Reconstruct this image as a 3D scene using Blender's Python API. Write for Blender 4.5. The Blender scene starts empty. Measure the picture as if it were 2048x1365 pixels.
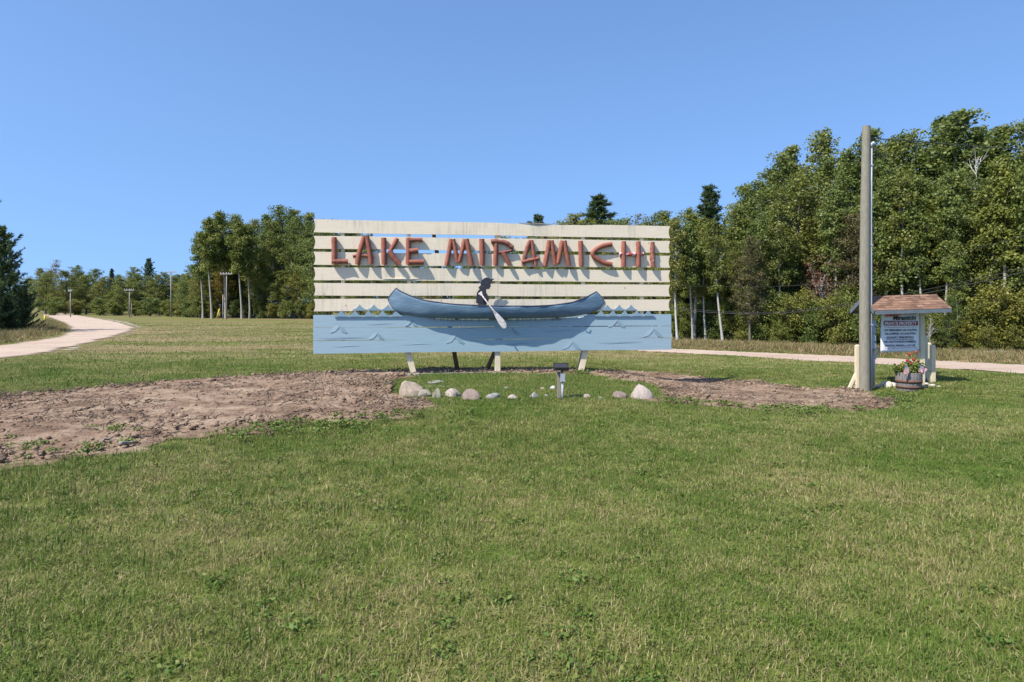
import bpy, bmesh, math, random
import numpy as np
from mathutils import Vector, Matrix

# ------------------------------------------------------------------ camera, sky, sun, exposure
scene = bpy.context.scene
COL = scene.collection
F, CX, HZ, CAM_Z = 1365.0, 1024.0, 608.0, 1.55      # focal length in px of the 2048 px wide photograph

cam_d = bpy.data.cameras.new('camera')
cam = bpy.data.objects.new('camera', cam_d)
COL.objects.link(cam)
cam.location = (0, 0, CAM_Z)
cam.rotation_euler = (math.radians(90), 0, 0)
cam_d.sensor_width = 36.0
cam_d.lens = 36.0 * F / 2048.0
cam_d.shift_y = -(682.5 - HZ) / 2048.0
cam_d.clip_start = 0.05
cam_d.clip_end = 3000
scene.camera = cam

SUN_EL = math.radians(53)
SUN_TRAVEL = math.radians(38)                         # the light travels to the right and away from the camera
world = bpy.data.worlds.new('World')
scene.world = world
world.use_nodes = True
wn = world.node_tree
bg = wn.nodes['Background']
sky = wn.nodes.new('ShaderNodeTexSky')
sky.sky_type = 'NISHITA'
sky.sun_disc = False
sky.sun_elevation = SUN_EL
sky.sun_rotation = math.atan2(-math.cos(SUN_TRAVEL), -math.sin(SUN_TRAVEL))
sky.altitude = 0
sky.air_density = 1.0
sky.dust_density = 0.9
sky.ozone_density = 8.0
wtc = wn.nodes.new('ShaderNodeTexCoord')                 # clear air: the pale horizon band of the sky model is kept low
wmp = wn.nodes.new('ShaderNodeMapping')
wmp.inputs['Scale'].default_value = (1, 1, .67)
wmp.inputs['Location'].default_value = (0, 0, .182)
wnm = wn.nodes.new('ShaderNodeVectorMath')
wnm.operation = 'NORMALIZE'
wn.links.new(wtc.outputs['Generated'], wmp.inputs['Vector'])
wn.links.new(wmp.outputs[0], wnm.inputs[0])
wn.links.new(wnm.outputs[0], sky.inputs[0])
whs = wn.nodes.new('ShaderNodeHueSaturation')
whs.inputs['Saturation'].default_value = 1.0
wn.links.new(sky.outputs['Color'], whs.inputs['Color'])
wn.links.new(whs.outputs['Color'], bg.inputs['Color'])
bg.inputs['Strength'].default_value = 0.138

sun_d = bpy.data.lights.new('sun', 'SUN')
sun_d.energy = 4.9
sun_d.angle = math.radians(0.5)
sun_d.color = (1.0, 0.94, 0.83)
sun = bpy.data.objects.new('sun', sun_d)
COL.objects.link(sun)
sdir = Vector((math.cos(SUN_TRAVEL) * math.cos(SUN_EL), math.sin(SUN_TRAVEL) * math.cos(SUN_EL), -math.sin(SUN_EL)))
sun.rotation_euler = sdir.to_track_quat('-Z', 'Y').to_euler()

scene.render.engine = 'CYCLES'
scene.view_settings.view_transform = 'Standard'
scene.view_settings.look = 'None'
scene.view_settings.exposure = 0.7
scene.view_settings.gamma = 1.0
scene.cycles.max_bounces = 8
scene.cycles.diffuse_bounces = 5
scene.cycles.transparent_max_bounces = 4

# ------------------------------------------------------------------ numeric helpers
def S(a, b, x):
    t = np.clip((np.asarray(x, float) - a) / (b - a), 0, 1)
    return t * t * (3 - 2 * t)

def vnoise(x, y, seed=0):
    x = np.asarray(x, float); y = np.asarray(y, float)
    xi = np.floor(x).astype(np.int64); yi = np.floor(y).astype(np.int64)
    fx = x - xi; fy = y - yi
    fx = fx * fx * (3 - 2 * fx); fy = fy * fy * (3 - 2 * fy)
    def h(a, b):
        n = (a * 374761393 + b * 668265263 + seed * 2147483647 * 31) & 0x7fffffff
        n = ((n ^ (n >> 13)) * 1274126177) & 0x7fffffff
        return ((n ^ (n >> 16)) & 0xffff) / 65535.0
    return (h(xi, yi) * (1 - fx) + h(xi + 1, yi) * fx) * (1 - fy) + (h(xi, yi + 1) * (1 - fx) + h(xi + 1, yi + 1) * fx) * fy

def fbm(x, y, seed=0, o=4):
    s = 0; a = .5; t = 0
    for i in range(o):
        s = s + a * vnoise(x * 2 ** i, y * 2 ** i, seed + i); t += a; a *= .5
    return s / t

def terrain(x, y):
    x = np.asarray(x, float); y = np.asarray(y, float)
    h = -0.21 * S(1.8, 4.2, x) * S(8, 13, y)
    h = h + 0.08 * S(8.0, 9.2, x) * (1 - S(16, 20, y)) * S(10, 13, y)
    h = h - 0.5 * S(16, 30, y) - 0.5 * S(30, 110, y)
    h = h + 0.02 * (vnoise(x * .45, y * .45, 5) - .5) * S(2, 5, y) * (1 - S(15, 22, y))
    h = h - 0.25 * np.exp(-((x - 4.4) ** 2 / 4.5 + (y - 16.6) ** 2 / 1.5))      # hollow behind the right end of the sign
    h = h - 0.07 * np.exp(-((x - 7.35) ** 2 + (y - 14.1) ** 2) / .5)
    return h

def G(px, py):
    """point on the terrain that the ray of photograph pixel (px, py) meets"""
    Y = CAM_Z * F / (py - HZ)
    for _ in range(30):
        X = (px - CX) * Y / F
        Y = .5 * Y + .5 * (CAM_Z - float(terrain(X, Y))) * F / (py - HZ)
    return ((px - CX) * Y / F, Y, float(terrain((px - CX) * Y / F, Y)))

def at(px, py, Y):
    return Vector(((px - CX) * Y / F, Y, CAM_Z + (HZ - py) * Y / F))

def inside(poly, x, y):
    x = np.asarray(x); y = np.asarray(y); r = np.zeros(x.shape, bool)
    n = len(poly)
    for i in range(n):
        x0, y0 = poly[i]; x1, y1 = poly[(i + 1) % n]
        if y0 == y1: continue
        c = ((y0 > y) != (y1 > y)) & (x < (x1 - x0) * (y - y0) / (y1 - y0) + x0)
        r ^= c
    return r

def edge_dist(poly, x, y):
    x = np.asarray(x, float); y = np.asarray(y, float); d = np.full(x.shape, 1e9)
    n = len(poly)
    for i in range(n):
        x0, y0 = poly[i]; x1, y1 = poly[(i + 1) % n]
        dx, dy = x1 - x0, y1 - y0
        L = dx * dx + dy * dy + 1e-12
        t = np.clip(((x - x0) * dx + (y - y0) * dy) / L, 0, 1)
        d = np.minimum(d, np.hypot(x - x0 - t * dx, y - y0 - t * dy))
    return d

# ------------------------------------------------------------------ object helpers
def tag(o, label=None, cat=None, group=None, kind=None):
    if label: o['label'] = label
    if cat: o['category'] = cat
    if group: o['group'] = group
    if kind: o['kind'] = kind
    return o

def empty(name, loc=(0, 0, 0), rz=0.0):
    o = bpy.data.objects.new(name, None)
    COL.objects.link(o)
    o.location = loc; o.rotation_euler = (0, 0, rz)
    o.empty_display_size = .2
    return o

def mesh_np(name, verts, faces):
    """faces: (n,k) array of equal sided faces"""
    v = np.asarray(verts, np.float32); f = np.asarray(faces, np.int32)
    me = bpy.data.meshes.new(name)
    me.vertices.add(len(v)); me.vertices.foreach_set('co', v.ravel())
    n, k = f.shape
    me.loops.add(n * k); me.loops.foreach_set('vertex_index', f.ravel())
    me.polygons.add(n)
    me.polygons.foreach_set('loop_start', np.arange(0, n * k, k, dtype=np.int32))
    me.update(calc_edges=True)
    return me

def link(name, me, mat, parent=None, smooth=False, loc=None):
    o = bpy.data.objects.new(name, me)
    COL.objects.link(o)
    if mat is not None and len(me.materials) == 0:
        me.materials.append(mat)
    if parent is not None: o.parent = parent
    if loc is not None: o.location = loc
    if smooth:
        me.polygons.foreach_set('use_smooth', np.ones(len(me.polygons), bool))
    return o

class MB:
    """collects simple solids into one mesh"""
    def __init__(s): s.v = []; s.f = []
    def add(s, vs, fs):
        b = len(s.v); s.v += [tuple(p) for p in vs]; s.f += [tuple(i + b for i in f) for f in fs]; return s
    def box(s, lo, hi):
        (a, b, c), (d, e, f) = lo, hi
        return s.add([(a, b, c), (d, b, c), (d, e, c), (a, e, c), (a, b, f), (d, b, f), (d, e, f), (a, e, f)],
                     [(3, 2, 1, 0), (4, 5, 6, 7), (0, 1, 5, 4), (1, 2, 6, 5), (2, 3, 7, 6), (3, 0, 4, 7)])
    def beam(s, p, q, w, d, up=(0, 1, 0)):
        p = Vector(p); q = Vector(q); ax = (q - p).normalized()
        b = Vector(up); b = (b - ax * b.dot(ax)).normalized(); a = ax.cross(b)
        vs = []
        for c in (p, q):
            for i, j in ((-1, -1), (1, -1), (1, 1), (-1, 1)):
                vs.append(c + a * (i * w / 2) + b * (j * d / 2))
        return s.add(vs, [(0, 1, 2, 3), (7, 6, 5, 4), (0, 4, 5, 1), (1, 5, 6, 2), (2, 6, 7, 3), (3, 7, 4, 0)])
    def tube(s, pts, rad, n=8, cap=True, jit=0, rng=None):
        pts = [Vector(p) for p in pts]
        if not hasattr(rad, '__len__'): rad = [rad] * len(pts)
        vs = []; ref = None
        for i, p in enumerate(pts):
            t = (pts[min(i + 1, len(pts) - 1)] - pts[max(i - 1, 0)]).normalized()
            if ref is None: ref = t.orthogonal().normalized()
            ref = (ref - t * ref.dot(t)).normalized(); b = t.cross(ref)
            for k in range(n):
                a = 2 * math.pi * k / n
                r = rad[i] * (1 + (rng.uniform(-jit, jit) if jit else 0))
                vs.append(p + ref * (math.cos(a) * r) + b * (math.sin(a) * r))
        fs = []
        for i in range(len(pts) - 1):
            for k in range(n):
                fs.append((i * n + k, i * n + (k + 1) % n, (i + 1) * n + (k + 1) % n, (i + 1) * n + k))
        if cap:
            fs.append(tuple(range(n - 1, -1, -1))); m = (len(pts) - 1) * n
            fs.append(tuple(range(m, m + n)))
        return s.add(vs, fs)
    def prism(s, out, depth, fn):
        """outline points (2-D) -> fn(a, b, d) world, extruded from d=0 to depth"""
        n = len(out)
        vs = [fn(a, b, 0) for a, b in out] + [fn(a, b, depth) for a, b in out]
        fs = [tuple(range(n)), tuple(range(2 * n - 1, n - 1, -1))]
        for i in range(n):
            j = (i + 1) % n
            fs.append((i, i + n, j + n, j))
        return s.add(vs, fs)
    def build(s, name, mat, parent=None, smooth=False, loc=None, fix=True):
        me = bpy.data.meshes.new(name); me.from_pydata(s.v, [], s.f); me.update()
        if fix:
            bm = bmesh.new(); bm.from_mesh(me); bmesh.ops.recalc_face_normals(bm, faces=bm.faces); bm.to_mesh(me); bm.free()
        return link(name, me, mat, parent, smooth, loc)

def smooth_angle(o, deg=40):
    me = o.data
    me.polygons.foreach_set('use_smooth', np.ones(len(me.polygons), bool))
    try: me.set_sharp_from_angle(angle=math.radians(deg))
    except Exception: pass

# ------------------------------------------------------------------ materials
def nmat(name):
    m = bpy.data.materials.new(name); m.use_nodes = True
    nt = m.node_tree; p = nt.nodes['Principled BSDF']
    return m, nt, p

def N(nt, t, **kw):
    n = nt.nodes.new(t)
    for k, v in kw.items():
        if k in n.inputs.keys(): n.inputs[k].default_value = v
        else: setattr(n, k, v)
    return n

def ramp(nt, fac, stops):
    r = nt.nodes.new('ShaderNodeValToRGB')
    e = r.color_ramp.elements
    while len(e) < len(stops): e.new(.5)
    for el, (p, c) in zip(e, stops):
        el.position = p; el.color = (*c, 1) if len(c) == 3 else c
    nt.links.new(fac, r.inputs[0])
    return r.outputs[0]

def mix(nt, a, b, fac, mode='MIX'):
    m = nt.nodes.new('ShaderNodeMix'); m.data_type = 'RGBA'; m.blend_type = mode
    for sock, v in ((m.inputs[0], fac), (m.inputs[6], a), (m.inputs[7], b)):
        if hasattr(v, 'is_linked') or hasattr(v, 'links'): nt.links.new(v, sock)
        elif isinstance(v, (int, float)): sock.default_value = v
        else: sock.default_value = (*v, 1) if len(v) == 3 else v
    return m.outputs[2]

def noise(nt, vec, scale, detail=4, rough=.55, dist=0):
    n = N(nt, 'ShaderNodeTexNoise', Scale=scale, Detail=detail, Roughness=rough, Distortion=dist)
    if vec is not None: nt.links.new(vec, n.inputs['Vector'])
    return n.outputs['Fac']

def coords(nt, kind='Object', scale=(1, 1, 1)):
    if kind == 'World':
        o = nt.nodes.new('ShaderNodeNewGeometry').outputs['Position']
    else:
        o = nt.nodes.new('ShaderNodeTexCoord').outputs[kind]
    if scale != (1, 1, 1):
        m = N(nt, 'ShaderNodeMapping'); m.inputs['Scale'].default_value = scale
        nt.links.new(o, m.inputs['Vector']); o = m.outputs[0]
    return o

def bump(nt, p, h, strength=.3, dist=.02):
    b = N(nt, 'ShaderNodeBump', Strength=strength, Distance=dist)
    nt.links.new(h, b.inputs['Height']); nt.links.new(b.outputs[0], p.inputs['Normal'])

def simple(name, c0, c1, scale=6, rough=.7, stretch=(1, 1, 1), bmp=.2, metal=0, spots=None, spot_at=.62, spot_scale=9, kind='Object', bdist=.01):
    m, nt, p = nmat(name)
    v = coords(nt, kind, stretch)
    f = noise(nt, v, scale, 6, .6)
    c = ramp(nt, f, [(.3, c0), (.7, c1)])
    if spots is not None:
        g = noise(nt, v, spot_scale, 5, .65)
        k = ramp(nt, g, [(spot_at, (0, 0, 0)), (min(spot_at + .05, 1), (1, 1, 1))])
        c = mix(nt, c, spots, k)
    rnd = nt.nodes.new('ShaderNodeObjectInfo').outputs['Random']
    br = ramp(nt, rnd, [(0, (.88, .88, .88)), (1, (1.0, 1.0, 1.0))])
    c = mix(nt, c, br, 1.0, 'MULTIPLY')
    nt.links.new(c, p.inputs['Base Color'])
    p.inputs['Roughness'].default_value = rough
    p.inputs['Metallic'].default_value = metal
    if bmp: bump(nt, p, f, bmp, bdist)
    return m

M = {}
# cream painted slats: grey weather streaks that start at the top edge, nail holes, slight grain
def cream_mat():
    m, nt, p = nmat('cream_paint')
    v = coords(nt, 'Object')
    g = noise(nt, coords(nt, 'Object', (1.2, 1, 18)), 2.5, 5)
    c = ramp(nt, g, [(.3, (.66, .57, .43)), (.7, (.74, .65, .50))])
    streak = noise(nt, coords(nt, 'Object', (7, 7, .5)), 2.2, 6, .7)
    big = noise(nt, v, .7, 3)
    k = N(nt, 'ShaderNodeMath', operation='MULTIPLY'); nt.links.new(streak, k.inputs[0]); nt.links.new(big, k.inputs[1])
    kk = ramp(nt, k.outputs[0], [(.25, (0, 0, 0)), (.42, (.65, .65, .65))])
    c = mix(nt, c, (.36, .33, .26), kk)
    sp = N(nt, 'ShaderNodeTexVoronoi', Scale=3.2); nt.links.new(v, sp.inputs['Vector'])
    sk = ramp(nt, sp.outputs['Distance'], [(.0, (1, 1, 1)), (.045, (1, 1, 1)), (.06, (0, 0, 0))])
    c = mix(nt, c, (.22, .19, .15), sk)
    nt.links.new(c, p.inputs['Base Color']); p.inputs['Roughness'].default_value = .62
    bump(nt, p, g, .15, .004)
    return m
M['cream'] = cream_mat()
M['cream_post'] = simple('cream_post_paint', (.60, .50, .34), (.76, .66, .48), 8, .65, (6, 6, 1), .2, 0, (.42, .37, .29), .68, 10)

def blue_mat():
    m, nt, p = nmat('pale_blue_paint')
    v = coords(nt, 'Object')
    g = noise(nt, coords(nt, 'Object', (1, 1, 14)), 2.2, 5)
    c = ramp(nt, g, [(.3, (.262, .372, .435)), (.7, (.30, .415, .48))])
    # algae that grew along the line where the canoe keeps the board damp
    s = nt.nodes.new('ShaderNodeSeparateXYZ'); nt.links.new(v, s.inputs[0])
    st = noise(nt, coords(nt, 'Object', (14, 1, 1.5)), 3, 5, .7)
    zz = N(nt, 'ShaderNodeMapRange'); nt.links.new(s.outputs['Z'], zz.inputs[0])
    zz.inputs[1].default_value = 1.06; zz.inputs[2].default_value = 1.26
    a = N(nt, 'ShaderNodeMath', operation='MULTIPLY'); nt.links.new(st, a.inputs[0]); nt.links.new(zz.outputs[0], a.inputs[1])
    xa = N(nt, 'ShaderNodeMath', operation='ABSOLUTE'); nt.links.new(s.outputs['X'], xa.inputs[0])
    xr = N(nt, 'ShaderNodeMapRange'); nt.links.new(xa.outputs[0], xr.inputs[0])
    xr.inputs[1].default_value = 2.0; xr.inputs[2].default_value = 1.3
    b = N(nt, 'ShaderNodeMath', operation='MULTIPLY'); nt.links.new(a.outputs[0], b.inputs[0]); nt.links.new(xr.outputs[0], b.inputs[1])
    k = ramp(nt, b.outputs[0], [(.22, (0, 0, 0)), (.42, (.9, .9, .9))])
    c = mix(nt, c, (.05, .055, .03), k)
    nt.links.new(c, p.inputs['Base Color']); p.inputs['Roughness'].default_value = .55
    bump(nt, p, g, .1, .003)
    return m
M['blue'] = blue_mat()
M['wave'] = simple('wave_blue_paint', (.185, .285, .36), (.215, .32, .395), 4, .6, bmp=.05)
M['wave_light'] = simple('painted_wave_light', (.31, .425, .49), (.37, .485, .545), 9, .6, (3, 3, 12), .0)
M['wave_dark'] = simple('painted_wave_dark', (.20, .30, .36), (.235, .34, .40), 9, .6, (3, 3, 12), .0)
M['log'] = simple('red_painted_log', (.215, .068, .042), (.305, .103, .066), 14, .75, (1, 1, 1), .55, 0, (.50, .40, .36), .70, 16, bdist=.02)
M['log_worn'] = simple('worn_red_painted_log', (.17, .060, .040), (.28, .100, .068), 14, .8, (1, 1, 1), .7, 0, (.42, .37, .34), .62, 14, bdist=.03)
M['log_pale'] = simple('red_and_white_stained_log', (.36, .03, .04), (.40, .06, .06), 10, .7, (1, 1, 1), .4, 0, (.62, .60, .60), .50, 9, bdist=.02)
M['hull'] = simple('canoe_blue_canvas', (.085, .150, .215), (.125, .205, .285), 3.0, .5, (1, 1, 2.5), .55, 0, (.10, .13, .14), .70, 5, bdist=.03)
M['trim'] = simple('dark_gunwale', (.035, .037, .055), (.06, .06, .085), 8, .6)
def cutout_mat():
    m, nt, p = nmat('black_flaking_paint')
    g = noise(nt, coords(nt, 'Object', (3, 3, 40)), 2.4, 4, .6)
    c = ramp(nt, g, [(.0, (.016, .018, .026)), (.66, (.024, .026, .036)), (.70, (.32, .30, .29))])
    nt.links.new(c, p.inputs['Base Color']); p.inputs['Roughness'].default_value = .6
    bump(nt, p, g, .3, .004)
    return m
M['black_cut'] = cutout_mat()
M['paddle'] = simple('weathered_paddle', (.52, .48, .46), (.66, .62, .60), 8, .8, (1, 1, 1), .3, 0, (.20, .16, .14), .57, 14)
M['pole_wood'] = simple('brown_round_brace', (.10, .065, .035), (.22, .15, .08), 8, .85, (5, 5, .8), .4)
M['concrete'] = simple('rough_concrete', (.24, .215, .175), (.36, .33, .28), 12, .9, bmp=.6, bdist=.02)
M['utility'] = simple('weathered_pole_wood', (.15, .14, .108), (.29, .27, .21), 7, .9, (18, 18, .8), .8, 0, (.07, .06, .05), .64, 9, bdist=.015)
M['far_pole'] = simple('grey_far_pole', (.24, .225, .20), (.34, .32, .29), 5, .9, (6, 6, 1), .2)
M['conduit'] = simple('grey_white_conduit', (.36, .39, .44), (.43, .46, .51), 3, .4, bmp=0)
M['grey_box'] = simple('grey_painted_metal_box', (.36, .39, .44), (.43, .46, .50), 3, .45, bmp=.05, metal=.2)
M['black_metal'] = simple('black_metal', (.018, .018, .02), (.035, .035, .04), 6, .4, bmp=.05)
M['cable'] = simple('black_cable', (.015, .015, .015), (.03, .03, .03), 4, .6, bmp=0)
M['glass'] = simple('lamp_glass', (.25, .26, .27), (.3, .3, .3), 3, .1, bmp=0)
M['old_wood'] = simple('grey_old_wood', (.17, .145, .12), (.30, .26, .22), 8, .9, (8, 8, .8), .4)
M['roof_board'] = simple('blue_grey_fascia', (.085, .11, .14), (.135, .16, .185), 7, .75, (1, 4, 4), .2)
M['stave'] = simple('grey_barrel_stave', (.125, .115, .11), (.26, .24, .23), 7, .9, (12, 12, .9), .5)
M['hoop'] = simple('rusty_hoop', (.085, .04, .028), (.16, .075, .05), 14, .85, bmp=.3)
M['soil'] = simple('dark_soil', (.05, .035, .025), (.09, .065, .045), 20, 1, bmp=.6)
M['banner'] = simple('white_vinyl', (.70, .72, .76), (.76, .78, .80), 2, .45, bmp=.05)
M['ink'] = simple('black_print', (.012, .012, .02), (.02, .02, .03), 2, .5, bmp=0)
M['ink_red'] = simple('dark_red_print', (.24, .02, .05), (.27, .03, .06), 2, .5, bmp=0)
M['ink_script'] = simple('red_print', (.50, .05, .02), (.55, .07, .03), 2, .5, bmp=0)
M['ink_white'] = simple('white_print', (.78, .78, .78), (.8, .8, .8), 2, .5, bmp=0)
M['yellow'] = simple('yellow_plastic', (.75, .52, .02), (.8, .6, .04), 2, .5, bmp=0)
M['insulator'] = simple('pale_insulator', (.5, .5, .5), (.6, .6, .6), 2, .4, bmp=0)

def shingle_mat():
    m, nt, p = nmat('brown_shingle')
    rnd = nt.nodes.new('ShaderNodeObjectInfo').outputs['Random']
    c = ramp(nt, rnd, [(0, (.110, .058, .036)), (.5, (.175, .095, .060)), (1, (.245, .145, .095))])
    g = noise(nt, coords(nt, 'World'), 60, 3)
    c = mix(nt, c, ramp(nt, g, [(.3, (.7, .7, .7)), (.7, (1.15, 1.15, 1.15))]), 1.0, 'MULTIPLY')
    nt.links.new(c, p.inputs['Base Color']); p.inputs['Roughness'].default_value = .95
    bump(nt, p, g, .5, .005)
    return m
M['shingle'] = shingle_mat()

def rock_mat(name, c0, c1, c2):
    m, nt, p = nmat(name)
    v = coords(nt, 'Object')
    a = noise(nt, v, 5, 8, .65, .6); b = noise(nt, v, 40, 4, .6)
    c = ramp(nt, a, [(.3, c0), (.52, c1), (.72, c2)])
    c = mix(nt, c, ramp(nt, b, [(.3, (.72, .72, .72)), (.7, (1.1, 1.1, 1.1))]), 1.0, 'MULTIPLY')
    nt.links.new(c, p.inputs['Base Color']); p.inputs['Roughness'].default_value = .88
    bump(nt, p, a, .6, .03)
    return m
M['rock_tan'] = rock_mat('tan_grey_rock', (.17, .14, .12), (.31, .25, .19), (.40, .33, .26))
M['rock_pink'] = rock_mat('pale_pink_rock', (.27, .22, .195), (.37, .315, .28), (.43, .375, .34))
M['rock_brown'] = rock_mat('brown_pink_rock', (.15, .11, .097), (.23, .175, .152), (.30, .235, .205))
M['rock_grey'] = rock_mat('grey_rock', (.17, .165, .155), (.26, .25, .235), (.34, .325, .30))
M['rock_green'] = rock_mat('greenish_grey_rock', (.18, .17, .125), (.28, .26, .20), (.35, .325, .26))
M['rock_white'] = rock_mat('white_rock', (.38, .35, .30), (.48, .45, .40), (.55, .52, .47))

# one lawn colour field, shared by the soil sheet and by the grass blades, in world space
def lawn_field(nt):
    v = coords(nt, 'World')
    d = noise(nt, v, .55, 6, .62, .4)         # dry patches
    e = noise(nt, v, 4.6, 5, .65)              # mottling
    s = nt.nodes.new('ShaderNodeSeparateXYZ'); nt.links.new(v, s.inputs[0])
    far = N(nt, 'ShaderNodeMapRange'); nt.links.new(s.outputs['Y'], far.inputs[0])
    far.inputs[1].default_value = 16; far.inputs[2].default_value = 26
    near = N(nt, 'ShaderNodeMapRange'); nt.links.new(s.outputs['Y'], near.inputs[0])
    near.inputs[1].default_value = 6.5; near.inputs[2].default_value = 3.0
    fs = N(nt, 'ShaderNodeMapping'); fs.inputs['Scale'].default_value = (.05, .13, 1); nt.links.new(v, fs.inputs[0])
    band = noise(nt, fs.outputs[0], 1.0, 5, .55, .5)
    a = N(nt, 'ShaderNodeMath', operation='ADD'); nt.links.new(d, a.inputs[0])
    e2 = N(nt, 'ShaderNodeMath', operation='MULTIPLY_ADD'); nt.links.new(e, e2.inputs[0]); e2.inputs[1].default_value = .6; e2.inputs[2].default_value = -.30
    nt.links.new(e2.outputs[0], a.inputs[1])
    b1 = N(nt, 'ShaderNodeMath', operation='MULTIPLY_ADD'); nt.links.new(band, b1.inputs[0]); b1.inputs[1].default_value = 1.5; b1.inputs[2].default_value = -.55
    b2 = N(nt, 'ShaderNodeMath', operation='MULTIPLY'); nt.links.new(b1.outputs[0], b2.inputs[0]); nt.links.new(far.outputs[0], b2.inputs[1])
    t = N(nt, 'ShaderNodeMath', operation='ADD'); nt.links.new(a.outputs[0], t.inputs[0]); nt.links.new(b2.outputs[0], t.inputs[1])
    n1 = N(nt, 'ShaderNodeMath', operation='MULTIPLY_ADD'); nt.links.new(near.outputs[0], n1.inputs[0]); n1.inputs[1].default_value = .06
    nt.links.new(t.outputs[0], n1.inputs[2])
    return n1.outputs[0]

def ground_mat():
    m, nt, p = nmat('lawn_soil')
    t = lawn_field(nt)
    c = ramp(nt, t, [(.28, (.088, .130, .023)), (.50, (.124, .144, .036)), (.68, (.152, .142, .052)), (.90, (.168, .134, .068))])
    g = noise(nt, coords(nt, 'World'), 26, 5, .7)
    c = mix(nt, c, ramp(nt, g, [(.3, (.7, .7, .7)), (.7, (1.15, 1.15, 1.15))]), 1.0, 'MULTIPLY')
    nt.links.new(c, p.inputs['Base Color']); p.inputs['Roughness'].default_value = 1
    p.inputs['Specular IOR Level'].default_value = .1
    bump(nt, p, g, .6, .03)
    return m
M['ground'] = ground_mat()

def blade_mat(name, green, yellow, dry, shade=True):
    """tint attribute: 0 fresh .. 1 dry straw"""
    m, nt, p = nmat(name)
    at_ = N(nt, 'ShaderNodeAttribute', attribute_name='tint')
    x = at_.outputs['Fac']
    if shade:
        t = lawn_field(nt)
        k = N(nt, 'ShaderNodeMath', operation='MULTIPLY_ADD'); nt.links.new(t, k.inputs[0]); k.inputs[1].default_value = 1.8; k.inputs[2].default_value = -.95
        a = N(nt, 'ShaderNodeMath', operation='ADD'); nt.links.new(x, a.inputs[0]); nt.links.new(k.outputs[0], a.inputs[1])
        x = a.outputs[0]
    c = ramp(nt, x, [(.0, green), (.45, yellow), (.72, dry), (1, tuple(v * 1.25 for v in dry))])
    nt.links.new(c, p.inputs['Base Color']); p.inputs['Roughness'].default_value = .55
    p.inputs['Specular IOR Level'].default_value = .15
    tr = N(nt, 'ShaderNodeBsdfTranslucent'); nt.links.new(c, tr.inputs['Color'])
    mx = N(nt, 'ShaderNodeMixShader'); mx.inputs[0].default_value = .25
    nt.links.new(p.outputs[0], mx.inputs[1]); nt.links.new(tr.outputs[0], mx.inputs[2])
    nt.links.new(mx.outputs[0], nt.nodes['Material Output'].inputs['Surface'])
    return m
M['blade'] = blade_mat('lawn_blade', (.090, .150, .024), (.180, .205, .050), (.32, .265, .14))
M['bedblade'] = blade_mat('bed_blade', (.085, .165, .026), (.15, .20, .05), (.30, .25, .12), False)
M['tall'] = blade_mat('dry_meadow_blade', (.10, .14, .03), (.21, .18, .075), (.31, .225, .13), False)
M['weed'] = blade_mat('weed_leaf', (.06, .12, .022), (.115, .17, .04), (.20, .20, .06), False)

def leaf_mat(name, stops, hue=.05):
    m, nt, p = nmat(name)
    x = N(nt, 'ShaderNodeAttribute', attribute_name='tint').outputs['Fac']
    c = ramp(nt, x, stops)
    rnd = nt.nodes.new('ShaderNodeObjectInfo').outputs['Random']
    c = mix(nt, c, ramp(nt, rnd, [(0, (.78, .86, .80)), (.5, (1, 1, 1)), (1, (1.22, 1.10, .85))]), 1.0, 'MULTIPLY')
    nt.links.new(c, p.inputs['Base Color']); p.inputs['Roughness'].default_value = .5
    p.inputs['Specular IOR Level'].default_value = .35
    tr = N(nt, 'ShaderNodeBsdfTranslucent'); nt.links.new(c, tr.inputs['Color'])
    mx = N(nt, 'ShaderNodeMixShader'); mx.inputs[0].default_value = .36
    nt.links.new(p.outputs[0], mx.inputs[1]); nt.links.new(tr.outputs[0], mx.inputs[2])
    nt.links.new(mx.outputs[0], nt.nodes['Material Output'].inputs['Surface'])
    return m
M['leaf_green'] = leaf_mat('leaf_green', [(0, (.072, .106, .024)), (.5, (.134, .172, .040)), (1, (.222, .248, .063))])
M['leaf_mid'] = leaf_mat('leaf_mid_green', [(0, (.085, .116, .026)), (.5, (.156, .188, .042)), (1, (.255, .268, .066))])
M['leaf_olive'] = leaf_mat('leaf_olive', [(0, (.088, .108, .022)), (.5, (.170, .180, .036)), (1, (.265, .255, .056))])
M['leaf_yellow'] = leaf_mat('leaf_yellow_green', [(0, (.085, .11, .012)), (.5, (.17, .19, .02)), (1, (.27, .26, .035))])
M['leaf_brown'] = leaf_mat('leaf_brownish', [(0, (.065, .06, .022)), (.5, (.125, .105, .04)), (1, (.17, .15, .06))])
M['leaf_red'] = leaf_mat('leaf_dying_red', [(0, (.07, .035, .03)), (.5, (.12, .06, .05)), (1, (.16, .09, .06))])
M['leaf_orange'] = leaf_mat('leaf_orange', [(0, (.10, .10, .02)), (.5, (.24, .16, .025)), (1, (.36, .17, .03))])
M['needle'] = leaf_mat('pine_needle', [(0, (.042, .078, .036)), (.5, (.08, .128, .054)), (1, (.155, .21, .082))])
M['needle_light'] = leaf_mat('sunlit_pine_needle', [(0, (.05, .085, .038)), (.5, (.105, .16, .062)), (1, (.19, .26, .095))])  # lighter copy of the needle colour; the sunlit look is painted in
M['needle_dark'] = leaf_mat('dark_needle', [(0, (.034, .064, .030)), (.5, (.062, .102, .045)), (1, (.115, .16, .064))])
M['bark'] = simple('grey_brown_bark', (.085, .07, .055), (.17, .145, .115), 6, .9, (3, 3, .6), .5)
M['bark_pale'] = simple('pale_aspen_bark', (.25, .23, .19), (.37, .345, .29), 5, .8, (2, 2, 1), .2, 0, (.10, .09, .07), .66, 5)
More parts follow.
